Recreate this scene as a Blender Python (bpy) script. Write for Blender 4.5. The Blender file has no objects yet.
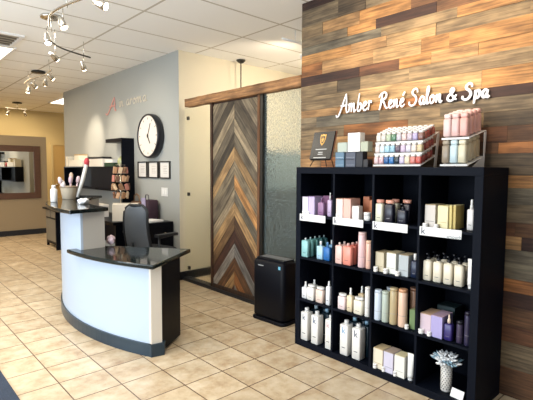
import bpy, bmesh, math, random
from mathutils import Vector, Matrix
random.seed(7)
C = bpy.context.scene.collection
PI = math.pi
# ------------------------------------------------------------------ colours / materials
def lin(c):
    return tuple(((v/255)/12.92 if v/255 <= .04045 else (((v/255)+.055)/1.055)**2.4) for v in c) + (1,)
MATS = {}
def mat(name, col, rough=.5, metal=0, spec=.5, var=0, vscale=8, bump=0, bscale=60, emit=0, coat=0, stretch=None):
    if name in MATS: return MATS[name]
    m = bpy.data.materials.new(name); m.use_nodes = True; nt = m.node_tree; b = nt.nodes['Principled BSDF']
    c = lin(col)
    b.inputs['Base Color'].default_value = c; b.inputs['Roughness'].default_value = rough
    b.inputs['Metallic'].default_value = metal; b.inputs['Specular IOR Level'].default_value = spec
    b.inputs['Coat Weight'].default_value = coat
    tc = nt.nodes.new('ShaderNodeTexCoord')
    if var:
        mp = nt.nodes.new('ShaderNodeMapping'); nt.links.new(tc.outputs['Object'], mp.inputs[0])
        if stretch: mp.inputs['Scale'].default_value = stretch
        n = nt.nodes.new('ShaderNodeTexNoise'); n.inputs['Scale'].default_value = vscale; n.inputs['Detail'].default_value = 5
        nt.links.new(mp.outputs[0], n.inputs['Vector'])
        mx = nt.nodes.new('ShaderNodeMix'); mx.data_type = 'RGBA'
        mx.inputs[6].default_value = tuple(v*(1-var) for v in c[:3])+(1,); mx.inputs[7].default_value = tuple(min(1, v*(1+var)) for v in c[:3])+(1,)
        nt.links.new(n.outputs[0], mx.inputs[0]); nt.links.new(mx.outputs[2], b.inputs['Base Color'])
    if bump:
        n2 = nt.nodes.new('ShaderNodeTexNoise'); n2.inputs['Scale'].default_value = bscale; nt.links.new(tc.outputs['Object'], n2.inputs['Vector'])
        bp = nt.nodes.new('ShaderNodeBump'); bp.inputs['Strength'].default_value = bump; bp.inputs['Distance'].default_value = .01
        nt.links.new(n2.outputs[0], bp.inputs['Height']); nt.links.new(bp.outputs[0], b.inputs['Normal'])
    if emit:
        b.inputs['Emission Color'].default_value = c; b.inputs['Emission Strength'].default_value = emit
    MATS[name] = m; return m

def floor_mat():
    m = bpy.data.materials.new('tile_floor'); m.use_nodes = True; nt = m.node_tree; b = nt.nodes['Principled BSDF']
    g = nt.nodes.new('ShaderNodeNewGeometry'); sp = nt.nodes.new('ShaderNodeSeparateXYZ'); nt.links.new(g.outputs['Position'], sp.inputs[0])
    def mth(op, a, v):
        n = nt.nodes.new('ShaderNodeMath'); n.operation = op
        for i, q in enumerate((a, v)):
            if q is None: continue
            if isinstance(q, (int, float)): n.inputs[i].default_value = q
            else: nt.links.new(q, n.inputs[i])
        return n.outputs[0]
    cells = []; dist = []
    for out, off, per in ((sp.outputs[0], .930, .3135), (sp.outputs[1], 1.908, .3015)):
        u = mth('DIVIDE', mth('SUBTRACT', out, off), per)
        cells.append(mth('FLOOR', u, None)); fr = mth('FRACT', u, None)
        dist.append(mth('MULTIPLY', mth('MINIMUM', fr, mth('SUBTRACT', 1, fr)), per))
    d = mth('MINIMUM', dist[0], dist[1])
    grout = mth('LESS_THAN', d, .0038)
    cb = nt.nodes.new('ShaderNodeCombineXYZ'); nt.links.new(cells[0], cb.inputs[0]); nt.links.new(cells[1], cb.inputs[1])
    wn = nt.nodes.new('ShaderNodeTexWhiteNoise'); nt.links.new(cb.outputs[0], wn.inputs[0])
    off = nt.nodes.new('ShaderNodeVectorMath'); off.operation = 'MULTIPLY_ADD'
    nt.links.new(wn.outputs['Color'], off.inputs[0]); off.inputs[1].default_value = (9, 9, 9); nt.links.new(g.outputs['Position'], off.inputs[2])
    n = nt.nodes.new('ShaderNodeTexNoise'); n.inputs['Scale'].default_value = 7; n.inputs['Detail'].default_value = 7; n.inputs['Roughness'].default_value = .62
    nt.links.new(off.outputs[0], n.inputs['Vector'])
    r = nt.nodes.new('ShaderNodeValToRGB'); e = r.color_ramp.elements
    e[0].position = .28; e[0].color = lin((168, 140, 108)); e[1].position = .72; e[1].color = lin((214, 198, 172))
    k = e.new(.5); k.color = lin((197, 177, 146)); nt.links.new(n.outputs[0], r.inputs[0])
    hv = nt.nodes.new('ShaderNodeHueSaturation'); nt.links.new(r.outputs[0], hv.inputs['Color'])
    nt.links.new(mth('ADD', mth('MULTIPLY', wn.outputs[0], .14), .93), hv.inputs['Value'])
    mx = nt.nodes.new('ShaderNodeMix'); mx.data_type = 'RGBA'; nt.links.new(grout, mx.inputs[0])
    nt.links.new(hv.outputs[0], mx.inputs[6]); mx.inputs[7].default_value = lin((92, 68, 50)); nt.links.new(mx.outputs[2], b.inputs['Base Color'])
    b.inputs['Roughness'].default_value = .33; b.inputs['Specular IOR Level'].default_value = .45
    bp = nt.nodes.new('ShaderNodeBump'); bp.inputs['Strength'].default_value = .5; bp.inputs['Distance'].default_value = .003
    nt.links.new(mth('SUBTRACT', mth('MULTIPLY', n.outputs[0], .25), grout), bp.inputs['Height']); nt.links.new(bp.outputs[0], b.inputs['Normal'])
    return m
def ceiling_mat():
    m = bpy.data.materials.new('ceiling_tiles'); m.use_nodes = True; nt = m.node_tree; b = nt.nodes['Principled BSDF']
    g = nt.nodes.new('ShaderNodeNewGeometry'); sp = nt.nodes.new('ShaderNodeSeparateXYZ'); nt.links.new(g.outputs['Position'], sp.inputs[0])
    def mth(op, a, v=None):
        n = nt.nodes.new('ShaderNodeMath'); n.operation = op
        for i, q in enumerate((a, v)):
            if q is None: continue
            if isinstance(q, (int, float)): n.inputs[i].default_value = q
            else: nt.links.new(q, n.inputs[i])
        return n.outputs[0]
    ds = []
    for out, off, per, w in ((sp.outputs[0], 2.070, 1.224, .012), (sp.outputs[1], 4.64, .62, .012)):
        fr = mth('FRACT', mth('DIVIDE', mth('SUBTRACT', out, off), per))
        ds.append(mth('LESS_THAN', mth('MULTIPLY', mth('MINIMUM', fr, mth('SUBTRACT', 1, fr)), per), w))
    ln = mth('MAXIMUM', ds[0], ds[1])
    n = nt.nodes.new('ShaderNodeTexNoise'); n.inputs['Scale'].default_value = 160; nt.links.new(g.outputs['Position'], n.inputs['Vector'])
    mx = nt.nodes.new('ShaderNodeMix'); mx.data_type = 'RGBA'; nt.links.new(ln, mx.inputs[0])
    mx.inputs[6].default_value = lin((250, 248, 242)); mx.inputs[7].default_value = lin((196, 188, 172)); nt.links.new(mx.outputs[2], b.inputs['Base Color'])
    b.inputs['Roughness'].default_value = .9
    bp = nt.nodes.new('ShaderNodeBump'); bp.inputs['Strength'].default_value = .3; bp.inputs['Distance'].default_value = .004
    nt.links.new(mth('SUBTRACT', mth('MULTIPLY', n.outputs[0], .3), ln), bp.inputs['Height']); nt.links.new(bp.outputs[0], b.inputs['Normal'])
    return m
def wood_mat(name, axis, rough=.75, strength=.55):
    """reclaimed boards: per-board colour attribute 'tone' times grain that runs along the given scale"""
    m = bpy.data.materials.new(name); m.use_nodes = True; nt = m.node_tree; b = nt.nodes['Principled BSDF']
    at = nt.nodes.new('ShaderNodeAttribute'); at.attribute_name = 'tone'
    uv = nt.nodes.new('ShaderNodeAttribute'); uv.attribute_name = 'grain'
    mp = nt.nodes.new('ShaderNodeMapping'); mp.inputs['Scale'].default_value = (2.2, 50, 1); nt.links.new(uv.outputs['Vector'], mp.inputs[0])
    n = nt.nodes.new('ShaderNodeTexNoise'); n.inputs['Scale'].default_value = 1; n.inputs['Detail'].default_value = 6; n.inputs['Roughness'].default_value = .65
    n.inputs['Distortion'].default_value = .15; nt.links.new(mp.outputs[0], n.inputs['Vector'])
    mp2 = nt.nodes.new('ShaderNodeMapping'); mp2.inputs['Scale'].default_value = (4.5, 11, 1); nt.links.new(uv.outputs['Vector'], mp2.inputs[0])
    n2 = nt.nodes.new('ShaderNodeTexNoise'); n2.inputs['Scale'].default_value = 1; n2.inputs['Detail'].default_value = 3; nt.links.new(mp2.outputs[0], n2.inputs['Vector'])
    r = nt.nodes.new('ShaderNodeValToRGB'); e = r.color_ramp.elements
    e[0].position = .36; e[0].color = (.22, .20, .18, 1); e[1].position = .62; e[1].color = (1.35, 1.32, 1.25, 1); nt.links.new(n.outputs[0], r.inputs[0])
    r2 = nt.nodes.new('ShaderNodeValToRGB'); e = r2.color_ramp.elements
    e[0].position = .36; e[0].color = (.52, .48, .44, 1); e[1].position = .62; e[1].color = (1.2, 1.15, 1.05, 1); nt.links.new(n2.outputs[0], r2.inputs[0])
    m1 = nt.nodes.new('ShaderNodeMix'); m1.data_type = 'RGBA'; m1.blend_type = 'MULTIPLY'; m1.inputs[0].default_value = strength+.1
    tn = nt.nodes.new('ShaderNodeMix'); tn.data_type = 'RGBA'; tn.blend_type = 'MULTIPLY'; tn.inputs[0].default_value = 1; nt.links.new(at.outputs['Color'], tn.inputs[6]); tn.inputs[7].default_value = (.76, .68, .60, 1); nt.links.new(tn.outputs[2], m1.inputs[6]); nt.links.new(r.outputs[0], m1.inputs[7])
    m2 = nt.nodes.new('ShaderNodeMix'); m2.data_type = 'RGBA'; m2.blend_type = 'MULTIPLY'; m2.inputs[0].default_value = .8
    nt.links.new(m1.outputs[2], m2.inputs[6]); nt.links.new(r2.outputs[0], m2.inputs[7]); nt.links.new(m2.outputs[2], b.inputs['Base Color'])
    b.inputs['Roughness'].default_value = rough
    bp = nt.nodes.new('ShaderNodeBump'); bp.inputs['Strength'].default_value = .6; bp.inputs['Distance'].default_value = .003
    nt.links.new(n.outputs[0], bp.inputs['Height']); nt.links.new(bp.outputs[0], b.inputs['Normal'])
    return m
def glass_mat(name, rough, tint, bump, scale, mixt=.0):
    m = bpy.data.materials.new(name); m.use_nodes = True; nt = m.node_tree; b = nt.nodes['Principled BSDF']
    b.inputs['Base Color'].default_value = lin(tint); b.inputs['Roughness'].default_value = rough; b.inputs['IOR'].default_value = 1.12
    b.inputs['Transmission Weight'].default_value = 1; b.inputs['Specular IOR Level'].default_value = .6
    if bump:
        tc = nt.nodes.new('ShaderNodeTexCoord'); v = nt.nodes.new('ShaderNodeTexVoronoi'); v.inputs['Scale'].default_value = scale
        mp = nt.nodes.new('ShaderNodeMapping'); mp.inputs['Scale'].default_value = (1, 1, .55); nt.links.new(tc.outputs['Object'], mp.inputs[0]); nt.links.new(mp.outputs[0], v.inputs['Vector'])
        bp = nt.nodes.new('ShaderNodeBump'); bp.inputs['Strength'].default_value = bump; bp.inputs['Distance'].default_value = .004
        nt.links.new(v.outputs['Distance'], bp.inputs['Height']); nt.links.new(bp.outputs[0], b.inputs['Normal'])
        r = nt.nodes.new('ShaderNodeValToRGB'); r.color_ramp.elements[0].position = .15; r.color_ramp.elements[0].color = (.34,.34,.34,1); r.color_ramp.elements[1].position = .6; r.color_ramp.elements[1].color = (.04,.04,.04,1)
        nt.links.new(v.outputs['Distance'], r.inputs[0]); df = nt.nodes.new('ShaderNodeBsdfDiffuse'); df.inputs[0].default_value = lin((150,166,166))
        ms = nt.nodes.new('ShaderNodeMixShader'); nt.links.new(r.outputs[0], ms.inputs[0]); nt.links.new(b.outputs[0], ms.inputs[1]); nt.links.new(df.outputs[0], ms.inputs[2])
        nt.links.new(ms.outputs[0], nt.nodes['Material Output'].inputs[0])
    return m
def granite_mat():
    m = mat('granite', (12, 17, 17), .07, spec=.32)
    nt = m.node_tree; b = nt.nodes['Principled BSDF']; tc = nt.nodes.new('ShaderNodeTexCoord')
    v = nt.nodes.new('ShaderNodeTexNoise'); v.inputs['Scale'].default_value = 240; nt.links.new(tc.outputs['Object'], v.inputs['Vector'])
    r = nt.nodes.new('ShaderNodeValToRGB'); r.color_ramp.elements[0].position = .55; r.color_ramp.elements[0].color = lin((12, 17, 17))
    r.color_ramp.elements[1].position = .72; r.color_ramp.elements[1].color = lin((70, 84, 84)); nt.links.new(v.outputs[0], r.inputs[0]); nt.links.new(r.outputs[0], b.inputs['Base Color'])
    return m
def carpet_mat():
    m = mat('entrance_carpet', (52, 62, 78), .95, var=.35, vscale=120, bump=.8, bscale=300); return m

# ------------------------------------------------------------------ mesh helpers
class MB:
    def __init__(s): s.bm = bmesh.new(); s.tone = s.bm.loops.layers.float_color.new('tone'); s.gr = s.bm.loops.layers.float_vector.new('grain'); s.mi = 0
    def face(s, vs, tone=None, gr=None, smooth=False):
        try: f = s.bm.faces.new(vs)
        except ValueError: return None
        f.material_index = s.mi; f.smooth = smooth
        if tone is not None:
            for i, l in enumerate(f.loops):
                l[s.tone] = tone
                if gr: l[s.gr] = gr(l.vert.co)
        return f
    def box(s, x0, x1, y0, y1, z0, z1, M=None, tone=None, gr=None, mi=None):
        if mi is not None: s.mi = mi
        P = [(x0,y0,z0),(x1,y0,z0),(x1,y1,z0),(x0,y1,z0),(x0,y0,z1),(x1,y0,z1),(x1,y1,z1),(x0,y1,z1)]
        v = [s.bm.verts.new((M @ Vector(p)) if M else p) for p in P]
        for q in ((3,2,1,0),(4,5,6,7),(0,1,5,4),(1,2,6,5),(2,3,7,6),(3,0,4,7)): s.face([v[i] for i in q], tone, gr)
        return s
    def rbox(s, x0, x1, y0, y1, z0, z1, r=.01, M=None, n=3, mi=None):
        """box with rounded vertical edges and softened top/bottom"""
        if mi is not None: s.mi = mi
        r = min(r, (x1-x0)*.49, (y1-y0)*.49)
        prof = []
        for cx_, cy_, a0 in ((x1-r,y1-r,0),(x0+r,y1-r,90),(x0+r,y0+r,180),(x1-r,y0+r,270)):
            for k in range(n+1):
                a = math.radians(a0+90*k/n); prof.append((cx_, cy_, math.cos(a), math.sin(a)))
        e = min(r*.5, (z1-z0)*.2)
        rings = []
        for z, q in ((z0, r-e), (z0+e, r), (z1-e, r), (z1, r-e)):
            rings.append([s.bm.verts.new(M @ Vector((c[0]+c[2]*q, c[1]+c[3]*q, z)) if M else (c[0]+c[2]*q, c[1]+c[3]*q, z)) for c in prof])
        N = len(prof)
        for a, b in zip(rings, rings[1:]):
            for i in range(N): s.face([a[i], a[(i+1)%N], b[(i+1)%N], b[i]], smooth=True)
        s.face(rings[0][::-1]); s.face(rings[-1])
        return s
    def lathe(s, prof, c=(0,0,0), n=16, M=None, mi=None, sx=1, sy=1):
        if mi is not None: s.mi = mi
        rings = []
        for r, z in prof:
            rings.append([s.bm.verts.new((lambda p: M @ Vector(p) if M else p)((c[0]+max(r,1e-5)*math.cos(2*PI*i/n)*sx, c[1]+max(r,1e-5)*math.sin(2*PI*i/n)*sy, c[2]+z))) for i in range(n)])
        for a, b in zip(rings, rings[1:]):
            for i in range(n): s.face([a[i], a[(i+1)%n], b[(i+1)%n], b[i]], smooth=True)
        s.face(rings[0][::-1]); s.face(rings[-1]); return s
    def tube(s, pts, r, n=8, mi=None, flat=None, taper=None):
        if mi is not None: s.mi = mi
        pts = [Vector(p) for p in pts]; rings = []
        for i, p in enumerate(pts):
            d = (pts[min(i+1, len(pts)-1)]-pts[max(i-1, 0)]).normalized()
            u = d.cross(Vector((0,0,1)) if abs(d.z) < .95 else Vector((1,0,0)))
            if flat: u = d.cross(Vector(flat))
            u.normalize(); w = d.cross(u)
            rr = r if taper is None else r*taper[i]
            rings.append([s.bm.verts.new(p+u*math.cos(2*PI*k/n)*rr+w*math.sin(2*PI*k/n)*rr*(.55 if flat else 1)) for k in range(n)])
        for a, b in zip(rings, rings[1:]):
            for k in range(n): s.face([a[k], a[(k+1)%n], b[(k+1)%n], b[k]], smooth=True)
        s.face(rings[0][::-1]); s.face(rings[-1]); return s
    def prism(s, poly, z0, z1, mi=None, M=None, tone=None, gr=None):
        """polygon in xy extruded in z (M remaps)"""
        if mi is not None: s.mi = mi
        f = lambda p: M @ Vector(p) if M else p
        a = [s.bm.verts.new(f((p[0],p[1],z0))) for p in poly]; b = [s.bm.verts.new(f((p[0],p[1],z1))) for p in poly]; n = len(poly)
        s.face(a[::-1], tone, gr); s.face(b, tone, gr)
        for i in range(n): s.face([a[i], a[(i+1)%n], b[(i+1)%n], b[i]], tone, gr)
        return s
    def build(s, name, m, parent=None, bevel=0, loc=None):
        bmesh.ops.recalc_face_normals(s.bm, faces=s.bm.faces[:])
        me = bpy.data.meshes.new(name); s.bm.to_mesh(me); s.bm.free()
        for q in (m if isinstance(m, (list, tuple)) else [m]): me.materials.append(q)
        o = bpy.data.objects.new(name, me); C.objects.link(o)
        if parent is not None: o.parent = parent
        if loc: o.location = loc
        if bevel:
            b = o.modifiers.new('bevel', 'BEVEL'); b.width = bevel; b.segments = 2; b.limit_method = 'ANGLE'; b.angle_limit = .7
        return o
def tag(o, label=None, cat=None, group=None, kind=None):
    if label: o['label'] = label
    if cat: o['category'] = cat
    if group: o['group'] = group
    if kind: o['kind'] = kind
    return o
def thing(name, label, cat, loc=(0,0,0), rz=0, group=None):
    o = bpy.data.objects.new(name, None); C.objects.link(o); o.location = loc; o.rotation_euler = (0,0,rz); o.empty_display_size = .1
    return tag(o, label, cat, group)
def copy_tree(o, parent=None):
    c = o.copy(); C.objects.link(c)
    if parent is not None: c.parent = parent
    for ch in list(o.children): copy_tree(ch, c)
    return c
def clone(o, label, loc, rz=None, group=None):
    c = copy_tree(o); c.location = loc; c['label'] = label
    if rz is not None: c.rotation_euler = (0,0,rz)
    if group: c['group'] = group
    return c
def struct(name, mb, m, label=None, parent=None, bevel=0):
    o = mb.build(name, m, parent, bevel)
    if parent is None: o['kind'] = 'structure'; o['label'] = label or name; o['category'] = name.split('_')[0]
    return o
def text_mesh(name, s, size, m, parent, M, extrude=.0008, align='CENTER'):
    cu = bpy.data.curves.new(name, 'FONT'); cu.body = s; cu.size = size; cu.extrude = extrude; cu.align_x = align; cu.align_y = 'CENTER'; cu.resolution_u = 3
    t = bpy.data.objects.new(name, cu); C.objects.link(t); bpy.context.view_layer.update()
    me = bpy.data.meshes.new_from_object(t.evaluated_get(bpy.context.evaluated_depsgraph_get())); bpy.data.objects.remove(t)
    me.transform(M); me.materials.clear(); me.materials.append(m)
    o = bpy.data.objects.new(name, me); C.objects.link(o)
    if parent is not None: o.parent = parent
    return o
# text standing on a plane that faces -X and reads towards -Y
def faceX(x, y, z): return Matrix(((0,0,-1,x),(-1,0,0,y),(0,1,0,z),(0,0,0,1)))

CEIL = 2.987; WX = 3.04
# ------------------------------------------------------------------ materials
M_white = mat('white_plastic', (238, 237, 235), .35)
M_black = mat('black_lacquer', (8, 11, 20), .4, spec=.13)
M_blackbrown = mat('black_brown_laminate', (7, 12, 23), .6, spec=.1)
M_chrome = mat('chrome', (205, 200, 190), .22, 1)
M_steel = mat('dark_steel', (70, 68, 64), .4, .8)
M_granite = granite_mat()
M_lam = mat('white_laminate', (176, 190, 206), .4)
M_cream = mat('cream_paint', (216, 207, 184), .8)
M_greywall = mat('grey_paint', (158, 160, 156), .8, var=.03, vscale=2)
M_tan = mat('tan_paint', (150, 134, 108), .85)
M_yellow = mat('yellow_paint', (208, 188, 138), .85)
M_base = mat('black_baseboard', (20, 24, 32), .5)
M_beam = None

# ------------------------------------------------------------------ SETTING
struct('floor', MB().box(-1.7, 6.4, -2.4, 13.1, -.1, 0), floor_mat(), 'floor of square beige stone-look tiles with thin brown grout')
struct('ceiling', MB().box(-1.7, 6.4, -2.4, 13.1, CEIL, CEIL+.1), ceiling_mat(), 'white drop ceiling of rectangular tiles in a thin grid')
M_out = mat('white_wall_paint', (214, 210, 202), .85)
# window side (behind and to the left of the photograph)
w = MB()
w.box(-1.7, -1.6, -2.4, 13.1, 0, .35); w.box(-1.7, -1.6, -2.4, 13.1, 2.65, CEIL); w.box(-1.7, -1.6, 5.4, 13.1, .35, 2.65); w.box(-1.7, -1.6, -2.4, -1.9, .35, 2.65)
struct('wall_left', w, M_out, 'storefront wall with wide window openings')
w = MB(); w.box(-1.6, 3.04, -2.4, -2.3, 0, .35); w.box(-1.6, 3.04, -2.4, -2.3, 2.65, CEIL); w.box(-1.6, -1.2, -2.4, -2.3, .35, 2.65); w.box(2.6, 3.04, -2.4, -2.3, .35, 2.65)
struct('wall_front', w, M_out, 'front wall with window openings')
M_alu = mat('window_aluminium', (60, 58, 55), .4, .6)
w = MB()
for y in (-1.87, -.4, 1.05, 2.5, 3.95, 5.37): w.box(-1.68, -1.62, y-.025, y+.025, .35, 2.65)
w.box(-1.68, -1.62, -1.9, 5.4, .35, .4); w.box(-1.68, -1.62, -1.9, 5.4, 2.6, 2.65)
struct('window_1', w, M_alu, 'dark mullions of the side storefront windows')
w = MB()
for x in (-1.17, .06, 1.3, 2.57): w.box(x-.025, x+.025, -2.38, -2.32, .35, 2.65)
w.box(-1.2, 2.6, -2.38, -2.32, .35, .4); w.box(-1.2, 2.6, -2.38, -2.32, 2.6, 2.65)
struct('window_2', w, M_alu, 'dark mullions of the front storefront windows')

# grey wall with clock
struct('wall_grey', MB().box(WX, WX+.14, 5.0, 9.38, 0, CEIL), [M_greywall], 'grey painted wall with clock and frames')
struct('wall_cream', MB().box(WX+.001, 6.3, 4.999, 5.12, 0, CEIL), M_cream, 'cream wall behind the glass partition')
struct('wall_right', MB().box(6.3, 6.4, -2.4, 13.1, 0, CEIL), M_cream, 'cream wall of the inner room')
struct('wall_rear', MB().box(WX, 6.3, -2.4, -2.3, 0, CEIL), M_cream, 'cream wall closing the inner room')
struct('wall_back', MB().box(-1.6, 6.3, 12.9, 13.0, 0, CEIL), M_yellow, 'yellow wall at the far end of the salon')
struct('wall_hall', MB().box(WX+.14, 6.3, 9.26, 9.38, 0, CEIL), M_yellow, 'yellow wall past the grey corner')
struct('wall_partition', MB().box(-1.6, 3.07, 10.7, 10.82, 0, 2.165), M_tan, 'tan half-height partition with the framed mirror')
d = struct('door_1', MB().box(3.86, 4.75, 12.86, 12.9, 0, 2.1), mat('door_paint', (196, 164, 104), .6), 'yellow-tan door at the far end')
struct('door_frame', MB().box(3.80, 3.86, 12.84, 12.9, 0, 2.16).box(4.75, 4.81, 12.84, 12.9, 0, 2.16).box(3.86, 4.75, 12.84, 12.9, 2.1, 2.16), M_yellow, parent=d)
struct('door_handle', MB().lathe([(.028, 0), (.03, .02), (.012, .05)], (3.93, 12.83, 1.0), 10), M_chrome, parent=d)
struct('baseboard_partition', MB().box(-1.6, 3.07, 10.685, 10.70, 0, .115), M_base)
struct('baseboard_grey', MB().box(WX-.012, WX, 4.985, 9.38, 0, .1), M_base)
struct('baseboard_cream', MB().box(WX-.012, 6.3, 4.985, 4.999, 0, .11), M_base)

# plank wall: rows of reclaimed boards, one mesh
M_wood = wood_mat('reclaimed_wood', 'y')
GREY=(152,136,110); GRY2=(132,122,104); DGREY=(100,90,76); TAN=(180,148,108); GOLD=(188,146,96); ORG=(168,118,74); BRN=(116,86,62); DBR=(70,46,38); RED=(112,78,56); PALE=(192,166,126); BLUG=(124,122,112)
rows = [ # z_top, z_bottom, [(y_end, tone)...] from the left (far) end to the right
 (2.987,2.915,[(1.6,DBR),(-3,BRN)]),
 (2.915,2.765,[(2.43,GRY2),(2.15,DGREY),(1.2,GRY2),(-3,GREY)]),
 (2.765,2.66,[(2.60,GREY),(2.21,TAN),(1.75,GOLD),(1.1,BRN),(-3,TAN)]),
 (2.66,2.585,[(2.33,GRY2),(2.05,GOLD),(1.55,DBR),(1.0,BRN),(-3,ORG)]),
 (2.585,2.512,[(2.0,BLUG),(1.40,GREY),(.2,GOLD),(-3,TAN)]),
 (2.512,2.425,[(2.285,GOLD),(1.95,TAN),(1.55,PALE),(.95,GREY),(-3,GREY)]),
 (2.425,2.315,[(2.60,ORG),(2.07,TAN),(1.66,PALE),(1.45,GOLD),(.2,GOLD),(-3,TAN)]),
 (2.315,2.232,[(2.2,DBR),(1.835,RED),(1.58,GOLD),(1.25,TAN),(.5,GOLD),(-3,BRN)]),
 (2.232,2.130,[(2.427,GREY),(2.19,DGREY),(1.75,GREY),(.2,GREY),(-3,TAN)]),
 (2.130,2.010,[(2.20,GREY),(1.221,PALE),(.4,GOLD),(-3,BRN)]),
 (2.010,1.943,[(2.42,TAN),(1.98,GOLD),(1.53,ORG),(.5,DBR),(-3,RED)]),
 (1.943,1.850,[(2.66,GRY2),(2.0,BLUG),(1.5,GREY),(.3,GRY2),(-3,GREY)]),
 (1.850,1.755,[(2.35,GREY),(1.75,ORG),(1.2,GREY),(.3,DGREY),(-3,GREY)]),
 (1.755,1.650,[(2.70,GREY),(2.3,TAN),(1.8,BRN),(1.05,RED),(.2,BRN),(-3,DGREY)]),
 (1.650,1.580,[(2.5,TAN),(1.7,GREY),(1.1,BRN),(.1,ORG),(-3,BRN)]),
 (1.580,1.440,[(2.6,TAN),(1.9,ORG),(1.3,DGREY),(.1,DGREY),(-3,BRN)]),
 (1.440,1.360,[(2.2,TAN),(1.2,GREY),(.7,GOLD),(-3,ORG)]),
 (1.360,1.255,[(2.0,GREY),(1.1,TAN),(.2,BLUG),(-3,GREY)]),
 (1.255,1.140,[(2.1,ORG),(1.2,GREY),(.3,GRY2),(-3,BRN)]),
 (1.140,1.050,[(2.0,GREY),(.98,RED),(.2,BRN),(-3,GREY)]),
 (1.050,.965,[(2.0,DBR),(.94,TAN),(.0,DBR),(-3,GREY)]),
 (.965,.775,[(2.2,GREY),(1.1,GREY),(.2,BLUG),(-3,TAN)]),
 (.775,.690,[(2.0,GOLD),(.3,ORG),(-3,BRN)]),
 (.690,.594,[(1.8,DBR),(.3,DBR),(-3,RED)]),
 (.594,.470,[(2.0,TAN),(.2,BRN),(-3,GREY)]),
 (.470,.360,[(1.6,GREY),(.6,RED),(-3,BRN)]),
 (.360,.190,[(1.9,BRN),(.3,GRY2),(-3,TAN)]),
 (.190,.0,[(1.5,GREY),(.0,BRN),(-3,GREY)])]
w = MB(); w.box(WX+.02, WX+.11, -2.4, 2.845, 0, CEIL, tone=lin(DBR), gr=lambda c: Vector((c.y, c.z, 0)))
ri = random.Random(3)
for zt, zb, bs in rows:
    y = 2.85
    for ye, t in bs:
        ye = max(ye, -2.3)
        k = ri.uniform(.9, 1.1); c = tuple(v*k for v in lin(t)[:3])+(1,)
        ox, oz = ri.uniform(0, 50), ri.uniform(0, 50); th = ri.uniform(0, .006)
        w.box(WX+th, WX+.02, ye+.0012, y, zb+.0012, zt-.0003, tone=c, gr=lambda p, ox=ox, oz=oz: Vector((p.y+ox, p.z+oz, 0)))
        y = ye
        if y <= -2.3: break
struct('wall_plank', w, M_wood, 'accent wall of mixed grey, golden and dark reclaimed wood planks')

# ------------------------------------------------------------------ PARTITION: beam, glass, barn door
def one_tone(mb_fn, tone): return lin(tone)
w = MB(); ys = [2.851+(4.86-2.851)*i/26 for i in range(27)]; rb = random.Random(5); prev = None
n = 16
for y in ys:
    cz = 2.298+rb.uniform(-.002, .002); ring = []
    for k in range(n):
        a = 2*PI*k/n; r = .051*(1+rb.uniform(-.02, .02)); sq = 1/max(abs(math.cos(a)), abs(math.sin(a)))**1.0
        ring.append(w.bm.verts.new((3.085+.9*r*sq*math.cos(a), y, cz+r*sq*.97*math.sin(a))))
    if prev:
        for k in range(n): w.face([prev[k], prev[(k+1)%n], ring[(k+1)%n], ring[k]], lin((186,146,106)), lambda p: Vector((p.y*1.0, p.z+p.x, 0)), True)
    else: w.face(ring, lin((160,120,74)), lambda p: Vector((p.y, p.z, 0)))
    prev = ring
w.face(prev[::-1], lin((160,120,74)), lambda p: Vector((p.y, p.z, 0)))
tag(w.build('wooden_beam', M_wood), 'rough wooden log beam running along the top of the glass partition', 'beam')
t = thing('pendant_lamp', 'thin pendant rod with small dark ceiling plate above the barn door', 'lamp', (3.94, 4.84, 0))
MB().tube([(0,0,1.95),(0,0,2.97)], .008).build('rod', M_steel, t)
MB().lathe([(.03, 2.94), (.06, 2.965), (.065, 2.98), (.02, 2.987)], n=16).build('ceiling_plate', M_steel, t)
MB().lathe([(.02, 1.97), (.05, 1.93), (.11, 1.82), (.105, 1.82), (.045, 1.925)], n=20).build('lamp_shade', M_steel, t)

M_g1 = glass_mat('clear_frosted_glass', .2, (250, 252, 248), 0, 1)
M_g2 = glass_mat('rain_glass', .12, (244, 250, 252), 1.0, 80)
t = thing('glass_screen', 'smooth frosted glass panel with small metal hinges left of the barn door', 'glass panel', (3.12, 4.66, 0))
MB().box(-.005, .005, -.26, .33, .045, 2.25).build('pane', M_g1, t)
for z in (.17, 1.142, 2.12):
    MB().box(-.014, .014, .225, .262, z-.022, z+.022).build('hinge_clamp', M_steel, t, bevel=.003)
t = thing('glass_screen', 'textured rain glass panel between the barn door and the plank wall', 'glass panel', (3.12, 3.1, 0))
MB().box(-.005, .005, -.30, .335, .045, 2.25).build('pane', M_g2, t)
struct('trim_sill', MB().box(3.07, 3.17, 2.85, 4.985, 0, .042), M_base, 'dark floor channel under the glass partition')
# dark furniture seen blurred behind the rain glass
t = thing('storage_cabinet', 'dark tall cabinet seen blurred behind the rain glass', 'cabinet', (4.75, 4.6, 0))
MB().box(-.85, 1.1, -.3, .38, 0, 1.72).build('body', mat('dim_brown', (92, 92, 82), .7), t, bevel=.004)
for x_ in (-.84, .13): MB().box(x_, x_+.95, -.32, -.3, 1.20, 1.70).build('upper_door', mat('slate_door', (128, 140, 138), .6), t)
for x_ in (-.84, .13): MB().box(x_, x_+.95, -.32, -.3, .08, 1.18).build('lower_door', mat('olive_door', (66, 62, 44), .6), t)

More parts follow.
